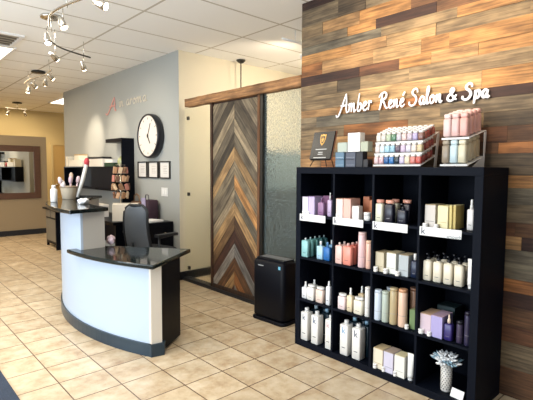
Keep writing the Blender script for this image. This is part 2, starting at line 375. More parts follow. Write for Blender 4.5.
# barn door with chevron boards
DY0, DY1, DZ0, DZ1 = 3.475, 4.365, .035, 2.262
t = thing('barn_door', 'sliding barn door with chevron pattern of grey, tan and dark reclaimed boards', 'door', (0,0,0))
GREY=(158,150,132); GRY2=(126,120,108); DGREY=(92,86,76); TAN=(176,150,112)
w = MB(); cy_ = (DY0+DY1)/2; hw = (DY1-DY0)/2-.035; sl = 1.16; bwz = .158
LC = [GRY2,GREY,DGREY,GREY,GRY2,TAN,GRY2,GREY,BLUG,TAN,DBR,(126,134,146),BRN,GREY,DBR,ORG,BRN,DGREY,RED,BRN,DGREY]
RC = [GREY,GRY2,GREY,TAN,GREY,GOLD,BLUG,TAN,BRN,DBR,(140,146,156),ORG,(126,134,142),GREY,BRN,DGREY,ORG,BRN,DGREY,BRN,RED]
LC = [GREY,GRY2,DGREY,TAN,GREY,GRY2,GREY,TAN,(118,96,70),DBR,(146,150,156),BRN,TAN,DBR,ORG,BRN,RED,DGREY,BRN,ORG,DGREY]
RC = [GRY2,GREY,GRY2,TAN,GREY,GOLD,BLUG,TAN,(96,74,56),DBR,(140,146,156),BRN,ORG,(128,132,136),BRN,DGREY,BRN,ORG,RED,BRN,DGREY]
w.box(3.115, 3.125, DY0, DY1, DZ0, DZ1, tone=lin(DBR), gr=lambda p: Vector((p.z, p.y, 0)))
ztop = DZ1+hw*0+.16
rd = random.Random(11)
def clip(poly, z0, z1):
    for lim, sgn in ((z0, 1), (z1, -1)):
        out = []
        for i in range(len(poly)):
            a, b = poly[i], poly[(i+1)%len(poly)]; da, db = sgn*(a[1]-lim), sgn*(b[1]-lim)
            if da >= 0: out.append(a)
            if (da >= 0) != (db >= 0):
                k = da/(da-db); out.append((a[0]+(b[0]-a[0])*k, a[1]+(b[1]-a[1])*k))
        poly = out
        if len(poly) < 3: return None
    return poly
for side, cols in ((1, LC), (-1, RC)):
    for i in range(-3, 17):
        za = 2.20-i*bwz
        poly = [(0, za), (hw, za-hw*sl), (hw, za-hw*sl-bwz+.004), (0, za-bwz+.004)]
        poly = clip(poly, DZ0+.05, DZ1-.03)
        if not poly: continue
        tn = cols[i % len(cols)] if i >= 0 else (GREY, GRY2, DGREY)[i]
        k = rd.uniform(.72, 1.3); c = tuple(v*k for v in lin(tn)[:3])+(1,); ox = rd.uniform(0, 40)
        L = math.hypot(1, sl); th = rd.uniform(0, .005)
        gr = lambda p, s=side, ox=ox: Vector((((p.y-cy_)*s-(p.z)*sl)/L+ox, ((p.y-cy_)*s*sl+p.z)/L+ox, 0))
        Mx = Matrix(((0,0,1,0),(side,0,0,cy_),(0,1,0,0),(0,0,0,1)))
        w.prism(poly, 3.095+th, 3.115, M=Mx, tone=c, gr=gr)
w.build('chevron_boards', M_wood, t)
w = MB(); g = lambda p: Vector((p.z, p.y*3, 0))
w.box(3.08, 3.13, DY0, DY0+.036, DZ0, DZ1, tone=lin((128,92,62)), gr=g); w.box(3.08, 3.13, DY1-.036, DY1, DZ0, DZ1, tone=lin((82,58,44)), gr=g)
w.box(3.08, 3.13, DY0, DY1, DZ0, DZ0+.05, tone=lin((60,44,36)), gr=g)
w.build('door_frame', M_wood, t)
t = thing('door_jamb', 'dark upright post between the barn door and the rain glass', 'post', (0,0,0))
MB().box(3.085, 3.15, 3.435, 3.472, .042, 2.25).build('post', M_steel, t)

# ------------------------------------------------------------------ SHELF UNIT
SX, SY = 2.638, 2.515
UNIT = 1.488
t = thing('cube_shelf', 'large black-brown open bookcase of sixteen cubes stocked with hair products', 'bookcase', (SX, SY, 0))
w = MB(); D = .39
w.box(0, D, -.05, 0, .05, UNIT-.05); w.build('side_panel', M_blackbrown, t, bevel=.002); MB().box(0, D, -UNIT, -UNIT+.05, .05, UNIT-.05).build('side_panel', M_blackbrown, t, bevel=.002)
MB().box(0, D, -UNIT, 0, UNIT-.05, UNIT+.002).build('top_board', M_blackbrown, t, bevel=.002)
MB().box(0, D, -UNIT, 0, 0, .05).build('bottom_board', M_blackbrown, t, bevel=.002)
for c in range(3):
    y1 = -.05-.335-c*.351; MB().box(.001, D, y1-.016, y1, .05, UNIT-.05).build('divider', M_blackbrown, t)
for r in range(3):
    z1 = .05+(3-r)*.351
    MB().box(.002, D, -UNIT+.05, -.05, z1-.016, z1).build('shelf', M_blackbrown, t)
MB().box(D-.004, D, -UNIT+.01, -.01, .01, UNIT-.01).build('back_panel', M_blackbrown, t)

def fz(r): return .05+(3-r)*.351
# -------- products
M_silver = mat('silver_text', (150, 150, 155), .4)
M_ink = mat('ink_text', (40, 46, 60), .5)
pm = {}
def P(col, rough=.4):
    col = tuple(int(v*.94) for v in col)
    k = (col, rough)
    if k not in pm: pm[k] = mat('pack_%d_%d_%d_%d' % (*col, int(rough*100)), col, rough)
    return pm[k]
NAMECAT = {}
def ring_loc(dx, yc, r): return (SX+dx, SY+yc, fz(r)+.0005)
def carton(label, r, dx, yc, w_, h, depth, col, side=None, group=None, band=None, loc=None, rz=0):
    """paper carton: body + tuck flap lid + printed band; front faces -X"""
    t = thing('product_box', label, 'box', loc or ring_loc(dx, yc, r), rz, group)
    MB().box(0, depth, -w_/2, w_/2, 0, h-.004).build('carton', P(col, .55), t, bevel=.0012)
    MB().box(.0005, depth-.0005, -w_/2+.0005, w_/2-.0005, h-.0035, h).build('lid_flap', P(side or col, .55), t, bevel=.001)
    if band: MB().box(-.0006, .0004, -w_/2+.008, w_/2-.008, h*.26, h*.285).build('printed_band', P(band), t)
    return t
def oval_bottle(label, r, dx, yc, w_, h, cap, col, capcol=(238,238,236), group=None, depth=None, kind='cap', mark=None, loc=None, rz=0, name='bottle', cat='bottle'):
    """rounded rectangular bottle with shoulder, neck, cap"""
    t = thing(name, label, cat, loc or ring_loc(dx, yc, r), rz, group); d = depth or w_*.6
    w = MB(); rr = min(w_, d)*(.12 if mark or 'litre' in label else .24)
    w.rbox(0, d, -w_/2, w_/2, 0, h-.006, rr)
    w.lathe([(min(w_, d)*.30, h-.0065), (min(w_, d)*.26, h)], (d/2, 0, 0), 14)
    w.build('body', P(col, .32), t)
    MB().box(-.0007, .002, -w_*.22, w_*.22, h*.24, h*.26).build('print', M_ink if sum(col) > 330 else M_silver, t)
    cr = min(w_, d)*.24; m = P(capcol, .3)
    if kind == 'cap': MB().lathe([(cr, h-.001), (cr, h+cap-.002), (cr*.9, h+cap)], (d/2, 0, 0), 14).build('cap', m, t)
    elif kind == 'wide': MB().lathe([(w_*.46, h-.001), (w_*.48, h+.004), (w_*.48, h+cap-.003), (w_*.44, h+cap)], (d/2, 0, 0), 18, sx=min(1, d/w_)).build('cap', m, t)
    elif kind == 'pump':
        c = MB().lathe([(cr*1.1, h-.001), (cr*1.1, h+cap*.35), (cr*.45, h+cap*.4), (cr*.45, h+cap*.8)], (d/2, 0, 0), 12).build('collar', m, t)
        MB().box(-.004+d/2-.02, d/2+.008, -.006, .006, h+cap*.78, h+cap).build('pump_head', m, t, bevel=.002)
    elif kind == 'spray': MB().lathe([(cr*1.05, h-.001), (cr*1.05, h+cap*.3), (cr*.7, h+cap*.42), (cr*.8, h+cap*.95), (cr*.6, h+cap)], (d/2, 0, 0), 14).build('spray_cap', m, t)
    elif kind == 'dropper': MB().lathe([(cr*1.1, h-.001), (cr*1.1, h+cap*.4), (cr*.6, h+cap*.5), (cr*.55, h+cap*.9), (cr*.25, h+cap)], (d/2, 0, 0), 14).build('dropper', m, t)
    if mark: text_mesh('printed_letter', 'k', .072, P(mark), t, faceX(-.0012, 0, h*.80), .0006)
    return t
def tube_can(label, r, dx, yc, w_, h, col, capcol=None, cap=0, group=None, loc=None, rz=0):
    t = thing('spray_can', label, 'can', loc or ring_loc(dx, yc, r), rz, group); R = w_/2
    MB().lathe([(R*.94, 0), (R, .004), (R, h-.022), (R*.97, h-.02)], (R, 0, 0), 20).build('body', P(col, .3), t)
    cc = capcol or col
    MB().lathe([(R*.985, h-.0215), (R*.985, h+cap-.003), (R*.9, h+cap)], (R, 0, 0), 20).build('cap', P(cc, .3), t)
    MB().lathe([(R*1.003, h*.30), (R*1.003, h*.31)], (R, 0, 0), 20).build('print', M_silver, t)
    return t
def squeeze_tube(label, r, dx, yc, w_, h, col, group=None, loc=None):
    t = thing('squeeze_tube', label, 'tube', loc or ring_loc(dx, yc, r), 0, group)
    w = MB(); n = 16; rings = []
    for k in range(9):
        q = k/8; z = .018+(h-.018)*q; a = w_/2*(.9+.18*q); b = w_*.38*(1-q)**.8+.0025
        rings.append([w.bm.verts.new((w_*.4+b*math.cos(2*PI*i/n), a*math.sin(2*PI*i/n), z)) for i in range(n)])
    for a, b in zip(rings, rings[1:]):
        for i in range(n): w.face([a[i], a[(i+1)%n], b[(i+1)%n], b[i]], smooth=True)
    w.face(rings[0][::-1]); w.face(rings[-1]); w.build('body', P(col, .3), t)
    MB().lathe([(w_*.36, 0), (w_*.38, .002), (w_*.36, .0185)], (w_*.4, 0, 0), 16).build('cap', P((226,226,224), .3), t)
    return t
def tin(label, r, dx, yc, group=None, R=.02, h=.028, loc=None, col=(240,238,234)):
    t = thing('small_jar', label, 'jar', loc or ring_loc(dx, yc, r), 0, group)
    MB().lathe([(R*.92, 0), (R, .003), (R, h*.6), (R*.96, h*.6)], (0, 0, 0), 16).build('jar_body', P(col, .35), t)
    MB().lathe([(R*1.03, h*.6), (R*1.03, h-.003), (R*.94, h)], (0, 0, 0), 16).build('lid', P((248,247,245), .3), t)
    return t

# row 0 (top), shelf 1
carton('white carton at the left end of the top shelf row', 0, 0.018, -0.084, .060, .146, .10, (232,226,240), (190,176,212))
carton('light lavender carton beside the white carton, top left cube', 0, 0.018, -0.152, 0.064, .150, .12, (198,184,222), (176,150,196))
carton('plum purple carton standing behind the squat purple bottle', 0, 0.12, -0.222, .07, .155, .10, (122,78,112))
oval_bottle('squat mauve bottle with dark cap on the top left shelf', 0, 0.02, -0.245, .060, .112, .03, (150,112,150), (120,80,116))
oval_bottle('slim lilac bottle with tall white cap in the top left cube', 0, 0.04, -0.318, .040, .135, .052, (196,176,208), kind='spray')
tin('white jar at the foot of the white carton, top left cube', 0, .024, -.072, R=.018); tin('white jar at the foot of the lavender carton, top left cube', 0, .024, -.118, R=.018)
# row 0, cube 2
carton('pinkish white carton at the left of the second cube, top row', 0, 0.015, -0.437, .064, .149, .09, (238,216,208), (206,164,144))
carton('salmon pink carton in the second cube, top row', 0, 0.015, -0.508, .066, .152, .12, (230,186,172), (200,144,124))
carton('copper brown carton behind the small white carton', 0, .16, -.578, .055, .165, .07, (170,104,72))
carton('small bright white carton in front of the copper cartons', 0, 0.03, -0.574, .060, .100, .05, (244,238,232), band=(150,150,150))
carton('copper orange carton at the right of the second cube', 0, .140, -.648, .056, .143, .07, (184,116,78), band=(236,210,190))
tin('round white jar at the right end of the second cube', 0, .05, -.668, R=.026, h=.06); tin('white jar at the foot of the pinkish white carton', 0, .024, -.418, R=.016)
# row 0, cube 3
oval_bottle('white floral bottle with rose gold lid in the third cube', 0, 0.012, -0.783, .058, .138, .022, (226,224,200), (214,150,130), kind='wide', depth=.05)
b = oval_bottle('black floral bottle with rose gold lid in the third cube', 0, 0.012, -0.86, .066, .138, .022, (30,30,46), (222,160,138), kind='wide', depth=.05)
oval_bottle('white floral bottle with rose gold lid, back row beside the black one', 0, .125, -.835, .058, .138, .022, (200,200,180), (214,150,130), kind='wide', depth=.05)
oval_bottle('black floral bottle with rose gold lid standing in the back row', 0, .125, -.925, .066, .138, .022, (34,30,44), (222,160,138), kind='wide', depth=.05)
oval_bottle('short black pump bottle at the right of the third cube', 0, 0.015, -0.958, .066, .105, .036, (34,36,52), (24,26,34), kind='pump', depth=.045)
# row 0, cube 4
carton('grey-white carton at the left of the rightmost top cube', 0, .035, -1.152, .070, .148, .13, (214,206,196), (196,176,140), band=(150,140,130))
for k in range(3):
    carton(('pale yellow carton, front one of three yellow cartons', 'middle one of three yellow cartons in a row', 'yellow carton at the right of the three in a row')[k], 0, .035+.012*k, (-1.236, -1.279, -1.298)[k], (.066, .018, .018)[k], (.146, .150, .150)[k], .12, ((238,226,180), (226,206,130), (214,190,112))[k], (236,222,164), band=(200,180,120) if not k else None)
oval_bottle('white spray bottle standing alone at the right end of the top row', 0, .083, -1.385, .042, .135, .054, (238,234,228), kind='spray', depth=.04)
tin('white jar at the foot of the grey-white carton', 0, .018, -1.130, R=.016); tin('white jar at the foot of the pale yellow carton', 0, .016, -1.205, R=.0145)
# row 1 cube 1: teal bottles one behind the other, cube shade put into their colours
for k in range(5):
    oval_bottle(('light teal flat bottle at the front of the teal row', 'teal flat bottle second from the front of its row', 'teal flat bottle in the middle of its row', 'teal flat bottle second from the back of its row', 'teal flat bottle in a shade-darkened colour at the back of its row')[k], 1, .010+.058*k, -.088, .068, .142, .016,
                ((150,204,206), (110,168,166), (98,158,156), (84,144,144), (74,134,136))[k], (196,220,220) if k else (238,240,240), 'teal flat bottles', depth=.03)
oval_bottle('pale sky blue bottle with white cap in the second row', 1, 0.03, -0.232, .062, .112, .034, (178,216,236), depth=.04)
oval_bottle('bright blue bottle beside the pale blue one', 1, 0.03, -0.302, .064, .112, .034, (44,110,180), (100,150,200), depth=.04)
oval_bottle('light blue bottle behind the pale sky blue bottle', 1, .14, -.255, .062, .112, .034, (130,180,216), depth=.04)
# row 1 cube 2
oval_bottle('pale peach flat bottle left of the coral bottles', 1, 0.012, -0.436, .064, .146, .018, (240,200,190), (236,220,214), depth=.035)
oval_bottle('pale peach flat bottle behind the other peach one', 1, 0.07, -0.437, .064, .146, .018, (230,186,176), (236,220,214), depth=.035)
for k in range(3):
    oval_bottle(('coral pink bottle at the front of three', 'middle coral bottle of three one behind the other', 'coral bottle at the back of three')[k], 1, .015+.055*k, -.512, .076, .148, .018, ((240,150,132), (226,124,108), (214,112,98))[k], (236,190,180), 'coral bottles', depth=.045)
tube_can('tall pale pink can in the second cube of the second row', 1, 0.025, -0.625, .060, .262, (232,196,196), (240,206,200))
tube_can('shorter peach pink can at the right side of the second cube', 1, 0.035, -0.683, .046, .205, (240,192,172), (240,200,170))
tube_can('pink can with brown cap behind the peach can', 1, .16, -.690, .046, .235, (220,170,160), (120,80,66))
# row 1 cube 3
carton('beige carton at the left of the third cube, second row', 1, 0.03, -0.79, .068, .140, .11, (206,194,166), (186,168,134), band=(160,150,120))
carton('white carton between the beige and the grey cartons', 1, 0.03, -0.882, .072, .147, .12, (234,234,224), (196,184,150), band=(170,170,160))
carton('pale grey carton beside the navy bottle', 1, 0.03, -0.976, .072, .146, .12, (180,188,190), (176,160,132), band=(130,136,140))
oval_bottle('navy bottle with white cap in the third cube', 1, 0.04, -1.045, .046, .118, .042, (28,40,66), kind='cap', depth=.04)
tin('white jar at the foot of the beige carton', 1, .012, -.772, R=.0155, h=.035); tin('white jar at the foot of the middle white carton', 1, .012, -.852, R=.0155, h=.035); tin('white jar at the foot of the pale grey carton', 1, .012, -.944, R=.0155, h=.032)
# row 1 cube 4
for k in range(4):
    for j in range(2):
        oval_bottle(('cream bottle with black pump, %s, %s row' % (('leftmost of four', 'second from left', 'third from left', 'rightmost of four')[k], ('front', 'back')[j])), 1, .04+.085*j, -1.137-.0685*k, .056, .138, .042, (234,224,202), (22,24,30), 'cream pump bottles', depth=.05, kind='pump')
squeeze_tube('tall white squeeze tube at the right end of the second row', 1, .045, -1.413, .040, .182, (244,242,238))
# row 2 cube 1
oval_bottle('white spray bottle at the left end of the third row', 2, 0.018, -0.081, .056, .100, .04, (232,234,236), kind='spray', depth=.045)
oval_bottle('white spray bottle standing behind the first at the left end', 2, .11, -.096, .056, .104, .04, (224,228,228), kind='spray', depth=.045)
oval_bottle('squat white bottle beside the white spray bottles', 2, 0.015, -0.15, .074, .112, .016, (238,236,230), kind='wide', depth=.045)
oval_bottle('squat white bottle with blush pink print', 2, 0.015, -0.245, .076, .112, .016, (236,212,198), kind='wide', depth=.045)
oval_bottle('tall white bottle at the right side of the left cube, third row', 2, 0.02, -0.33, .042, .155, .036, (236,238,242), kind='spray', depth=.04)
# row 2 cube 2
oval_bottle('short pinkish white bottle in the second cube, third row', 2, 0.015, -0.468, .070, .108, .015, (240,220,220), kind='wide', depth=.045)
oval_bottle('cream spray bottle in the second cube, third row', 2, 0.02, -0.54, .050, .128, .052, (232,216,184), kind='spray', depth=.04)
oval_bottle('darker cream spray bottle behind the cream spray bottle', 2, .115, -.575, .050, .132, .052, (214,192,154), kind='spray', depth=.04)
oval_bottle('short cream white bottle with flat lid beside the cream spray bottle', 2, 0.012, -0.622, .078, .112, .016, (238,230,210), kind='wide', depth=.045)
tube_can('slim tall white can at the right side of the second cube', 2, 0.02, -0.692, .042, .218, (240,238,232))
# row 2 cube 3
tube_can('tall bluish white can in the third cube, leftmost of five', 2, 0.012, -0.782, .053, .218, (214,226,240))
tube_can('tall grey-green can, second of the tall cans', 2, 0.014, -0.842, .053, .220, (186,196,184))
tube_can('tall olive tan can in the middle of the tall cans', 2, 0.014, -0.905, .055, .256, (190,172,134))
tube_can('tall peach can, front one of two peach cans', 2, 0.016, -0.972, .062, .260, (238,202,176), (214,160,120))
tube_can('tall brown peach can behind the other peach can', 2, .115, -1.000, .056, .258, (190,148,122), (150,108,84))
tube_can('grey can hidden behind the bluish white can', 2, .115, -.815, .053, .224, (196,204,210))
carton('olive green carton at the right of the third cube', 2, .045, -1.052, .056, .132, .06, (112,136,88), (130,150,104))
tin('white jar in front of the olive green carton', 2, .022, -1.018, R=.014, h=.03)
# row 2 cube 4
carton('dusty pink carton with tan top beside the lavender carton', 2, 0.03, -1.146, .074, .134, .15, (218,196,206), (212,178,146))
carton('lavender blue carton in the right cube of the third row', 2, 0.02, -1.226, .074, .142, .15, (176,166,216), (188,160,180))
carton('dark green carton lying behind the lavender carton', 2, .20, -1.20, .12, .162, .12, (28,48,50))
oval_bottle('indigo bottle with cream dropper cap beside the lavender carton', 2, 0.025, -1.296, .052, .110, .054, (52,42,110), (238,214,190), kind='dropper', depth=.04)
tube_can('short dark purple can with silver stripe', 2, .035, -1.360, .040, .138, (62,54,78), (30,30,40))
tube_can('tall dark purple can at the right end of the third row', 2, .03, -1.410, .038, .208, (48,44,72), (34,30,48))
tin('white jar lying before the dusty pink carton', 2, .022, -1.122, R=.018, h=.03); tin('white jar between the dusty pink and lavender cartons', 2, .014, -1.182, R=.0135, h=.03)
# row 3: litre bottles
lit = [(.014, -.089, (80,90,110)), (.014, -.203, (60,84,120)), (.018, -.3425, (200,150,160)), (.020, -.494, (120,170,210)), (.024, -.604, (20,50,84))]
wh = ['leftmost white litre bottle with grey k', 'white litre bottle with blue k, second from left', 'white litre bottle with pink k against the cube wall', 'white litre bottle with light blue k in the second cube', 'white litre bottle with bold dark blue k']
for (dx, yc, mk), s in zip(lit, wh): oval_bottle(s, 3, dx, yc, .074 if yc != -.3425 else .062, .243, .026, (238,236,230), depth=.075, mark=mk)
bk = [(.115, -.105, (190,210,220)), (.195, -.135, (80,110,130)), (.115, -.225, (150,190,214)), (.195, -.265, (84,120,140)), (.12, -.345, (130,180,200)),
      (.115, -.505, (160,200,216)), (.195, -.525, (190,214,224)), (.115, -.615, (150,190,214)), (.195, -.655, (130,180,200))]
for i, (dx, yc, cc) in enumerate(bk):
    oval_bottle('pale-capped litre bottle in painted shadow tone %s' % ('behind the leftmost white bottle','furthest back in the left cube','behind the blue k bottle','furthest back beside the blue k bottle','behind the pink k bottle','behind the light blue k bottle','furthest back in the second cube','behind the bold dark blue k bottle','by the right wall of the second cube')[i], 3, dx, yc, .07, .246, .026, (22,44,56), cc, 'back row litre bottles', depth=.07)  # dark teal bodies: back-row shadow and reflection put into the colour
# row 3 cube 3
carton('cream carton with tan top on the bottom shelf', 3, .022, -.800, .078, .146, .11, (236,224,200), (222,196,152), band=(180,160,120))
carton('lavender white carton with tan-grey top on the bottom shelf', 3, .016, -.888, .074, .150, .11, (212,208,226), (186,166,150), band=(150,150,170))
carton('white carton beside the white tube on the bottom shelf', 3, .016, -.974, .076, .152, .09, (240,238,228), (222,210,170), band=(190,190,180))
squeeze_tube('white squeeze tube at the right of the bottom shelf cartons', 3, .022, -1.046, .046, .184, (244,244,240))
tin('white jar at the foot of the cream carton', 3, .016, -.782, R=.015, h=.034); tin('white jar at the foot of the lavender white carton', 3, .0135, -.853, R=.011, h=.034); tin('white jar at the foot of the bottom white carton', 3, .0125, -.945, R=.0115, h=.034)

# perforated vase with pale blue and white brush flowers
t = thing('perforated_vase', 'tall white perforated ceramic vase in the bottom right cube', 'vase', (SX+.085, SY-1.272, fz(3)+.0005))
w = MB(); w.lathe([(.030, 0), (.034, .006), (.036, .186), (.032, .186), (.031, .01), (.0, .01)], n=22); w.build('body', P((226,222,214), .35), t)
w = MB()
for k in range(11):
    for i in range(12):
        a = 2*PI*(i+.5*(k % 2))/12; z = .022+k*.0142
        Mx = Matrix.Translation((.0350*math.cos(a), .0350*math.sin(a), z)) @ Matrix.Rotation(a, 4, 'Z') @ Matrix.Rotation(PI/2, 4, 'Y')
        w.lathe([(.0036, -.0015), (.0036, .0018)], n=6, M=Mx)
tag(w.build('holes', P((60,58,56), .7), t), 'dark punched holes')
rf = random.Random(21)
fv = (SX+.085, SY-1.272, fz(3)+.18)
for i in range(22):
    a = i*2.399; rr = .014+.068*math.sqrt((i+.5)/22); hh = .075-.05*(rr/.076)**2+rf.uniform(-.008, .008)
    blue = i % 2 == 0 and i > 5
    nm = thing('ribbon_wand', ('pale blue' if blue else 'white')+' tufted wand among the bunch in the perforated vase', 'ribbon', fv, 0, ('pale blue' if blue else 'white')+' tufted wands in the vase')
    tip = Vector((rr*math.cos(a), rr*math.sin(a), hh)); base = Vector((.012*math.cos(a), .012*math.sin(a), -.14))
    MB().tube([base, Vector((.02*math.cos(a), .02*math.sin(a), .0)), tip], .0018, 5).build('stick', P((236,236,232)), nm)
    w = MB(); dr = (tip-Vector((.02*math.cos(a), .02*math.sin(a), 0))).normalized()
    for q in range(7):
        aa = 2*PI*q/7; o1 = Vector((math.cos(aa), math.sin(aa), 0))*.024
        w.tube([tip-dr*.035, tip-dr*.012+o1*.7, tip+o1*1.3+Vector((0,0,-.004+.006*(q%2)))], .0075, 5, taper=[.7, 1, .35])
    w.build('tuft', P((138,170,188) if blue else (244,246,248), .7), nm)
t = thing('price_card', 'small white blank price card leaning on the bottom right shelf', 'card', (SX+.03, SY-1.362, fz(3)+.0005), 0)
w = MB(); Mx = Matrix.Rotation(math.radians(-8), 4, 'Z') @ Matrix.Rotation(math.radians(24), 4, 'Y'); w.box(0, .0012, -.042, .042, 0, .055, M=Mx)
w.build('card', P((244,244,244), .6), t)
MB().box(.0, .03, -.02, .02, 0, .002).build('stand', P((230,230,232), .3), t)

# shelf-edge label strips
M_label = P((240,240,240), .5)
for i, (ya, yb, wh_) in enumerate([(-.046, -.316, 'under the leftmost top cube products'), (-.392, -.668, 'under the pink and copper cartons'), (-.748, -1.018, 'under the black floral bottles'), (-1.104, -1.374, 'under the yellow cartons')]):
    t = thing('shelf_label', 'white shelf-edge label strip '+wh_, 'label', (SX-.0035, SY, 1.082))
    MB().box(0, .0035, yb, ya, -.028, .028).build('strip', M_label, t)
    text_mesh('label_letter', 'k', .062, M_ink, t, faceX(-.001, ya-.024, .0), .0006)
    if i == 3: text_mesh('label_text', 'smooth', .030, P((110,120,120)), t, faceX(-.001, yb+.045, -.018), .0004)
    else: MB().box(-.0008, 0, yb+.015, yb+.075, -.021, -.016).build('fine_print', P((200,200,202)), t)

# ---------------------------------------------------------------- TOP OF SHELF
TZ = UNIT+.0025
t = thing('award_plaque', 'black award plaque with gold shield crest leaning on the small easel', 'plaque', (2.66, 2.29, TZ+.062), math.radians(-6))
Mx = Matrix.Rotation(math.radians(14), 4, 'Y')
MB().box(0, .014, -.118, .118, 0, .225, M=Mx).build('board', mat('plaque_black', (24,24,26), .25), t, bevel=.002)
MB().box(.0141, .022, -.124, .124, -.006, .231, M=Mx).build('wood_backing', mat('plaque_wood', (110,62,34), .4), t, bevel=.002)
gold = mat('gold_leaf', (206,160,84), .4, .3)
w = MB(); sh = [(0,.05),(.014,.043),(.032,.047),(.030,.005),(.020,-.025),(0,-.045),(-.020,-.025),(-.030,.005),(-.032,.047),(-.014,.043)]
Mt = Mx @ faceX(-.0005, 0, .155)
w.prism(sh, 0, .0015, M=Mt); o = w.build('shield_crest', gold, t)
w = MB(); w.prism([(x*.72, y*.72) for x, y in sh], .0016, .0022, M=Mt); w.build('shield_field', mat('plaque_black2', (40,34,28), .3), o)
w = MB(); w.prism([(0,.03),(.006,.008),(.02,.012),(.008,-.002),(.012,-.02),(0,-.008),(-.012,-.02),(-.008,-.002),(-.02,.012),(-.006,.008)], .0023, .003, M=Mt); w.build('crest_figure', gold, o)
pw = P((190,190,186))
w = MB()
for z, hw_ in ((.080, .062), (.055, .024), (.040, .028), (.012, .07)):
    w.box(-.0014, 0, -hw_, hw_, z-.0032, z+.0032, M=Mx)
w.build('engraved_lines', pw, t)
t = thing('display_easel', 'small black wire easel carrying the award plaque', 'easel', (2.66, 2.29, TZ), math.radians(-6))
bl = mat('black_wire', (24,20,18), .4, .5)
for s in (-1, 1): MB().tube([(-.012, s*.095, .0045), (.0, s*.072, .045), (.008, s*.060, .058), (.075, s*.03, .24)], .0035, 6).build('leg', bl, t)
MB().tube([(.006, -.11, .055), (.006, .11, .055)], .004, 6).tube([(-.012, -.08, .064), (-.012, -.08, .054), (.008, -.08, .054)], .003, 6).tube([(-.012, .08, .064), (-.012, .08, .054), (.008, .08, .054)], .003, 6).build('ledge', bl, t)
MB().tube([(.07, 0, .22), (.16, 0, .004)], .0035, 6).build('rear_leg', bl, t)

def small_box(lbl, y0, y1, z0, z1, col, x=2.68, d=.06, band=None):
    return carton(lbl, 0, 0, 0, y0-y1, z1-z0, d, col, loc=(x, (y0+y1)/2, z0), band=band)
BL = (92,122,144)
small_box('blue-grey cube carton at the foot of the left stack', 2.145, 2.062, TZ, TZ+.056, BL, band=(220,225,230))
small_box('blue-grey cube carton stacked on the bottom blue one', 2.145, 2.062, TZ+.0575, TZ+.112, BL, band=(220,225,230))
small_box('dark slate cube carton at the foot of the middle stack', 2.048, 1.958, TZ, TZ+.056, (78,84,98), band=(190,195,200))
small_box('dark slate cube carton stacked on the lower slate one', 2.048, 1.958, TZ+.0575, TZ+.112, (78,84,98), band=(190,195,200))
small_box('black carton right of the slate cube cartons, taller', 1.952, 1.895, TZ, TZ+.112, (28,28,36))
small_box('low black carton at the right end of the small cartons', 1.888, 1.850, TZ, TZ+.056, (34,30,34))
small_box('sage grey cube carton on top of the blue-grey stack', 2.125, 2.038, TZ+.1135, TZ+.185, (176,186,174))
small_box('bright white tall carton in the middle of the upper cartons', 2.030, 1.920, TZ+.1135, TZ+.252, (246,244,240))
small_box('sage cube carton on top of the black carton', 1.914, 1.852, TZ+.1135, TZ+.185, (178,182,160))

# nail polish racks (stepped, trays rising to the back)
M_acr = mat('white_acrylic', (240,238,234), .25)
def rack(label, y0, y1, tiers, xf, depth, rise, step, stepx, lip, open_end=False):
    t = thing('display_rack', label, 'rack', (0, 0, TZ))
    for k in range(tiers):
        Mx = Matrix.Translation((xf+stepx*k, 0, .012+step*k)) @ Matrix.Rotation(-math.atan2(rise, depth), 4, 'Y')
        L = math.hypot(depth, rise)
        MB().box(0, L, y1, y0, -.004, 0, M=Mx).box(-.003, 0, y1, y0, -.006, lip, M=Mx).build('tray', M_acr, t)
    for y in (y0+.002, y1-.002):
        Mp = Matrix(((1,0,0,0),(0,0,1,y),(0,1,0,0),(0,0,0,1)))
        top = step*(tiers-1)
        if open_end: poly = [(xf+depth*.80, 0), (xf+depth*.95, 0), (xf+stepx*(tiers-1)+depth, rise+top+.005), (xf+stepx*(tiers-1)+depth*.85, rise*.85+top+.005)]
        else: poly = [(xf+depth*.25, 0), (xf+depth*.95, 0), (xf+stepx*(tiers-1)+depth, rise+top+.005), (xf+stepx*(tiers-1)+depth*.85, rise*.85+top+.005), (xf+depth*.9, rise+.01)]
        MB().prism(poly, -.0015, .0015, M=Mp).build('end_panel', mat('clear_acrylic_white', (214,210,204), .2), t)
    return t
XF = 2.70
rack('three-tier white rack filled with small capped bottles on the bookcase', 1.815, 1.452, 3, XF, .22, .075, .079, .012, .006, True)
colsets = [[(222,190,190),(214,176,180),(52,96,150),(60,120,180),(36,50,60),(200,190,216),(232,214,184),(212,130,120),(196,90,80)],
           [(226,210,206),(206,224,232),(166,204,220),(150,190,210),(96,80,96),(206,186,208),(210,206,220),(230,214,200),(210,190,150)],
           [(230,222,208),(214,206,196),(176,190,160),(90,130,100),(196,190,196),(226,196,190),(200,186,196),(184,170,206),(140,100,90)]]
back_red = [(190,110,96),(168,84,76),(140,64,60)]
protos = {}
def polish(col):
    if col in protos: return protos[col]
    w = MB(); w.rbox(0, .032, -.0185, .0185, 0, .046, .007, mi=0, n=2); w.rbox(.002, .030, -.0160, .0160, .046, .062, .009, mi=1, n=2)
    o = w.build('polish_bottle', [P(col, .25), P((238,232,226), .4)]); protos[col] = o; o['_used'] = 0; return o
ordn = ['leftmost','second','third','fourth','fifth','sixth','seventh','eighth','rightmost']
tname = ['bottom','middle','top']
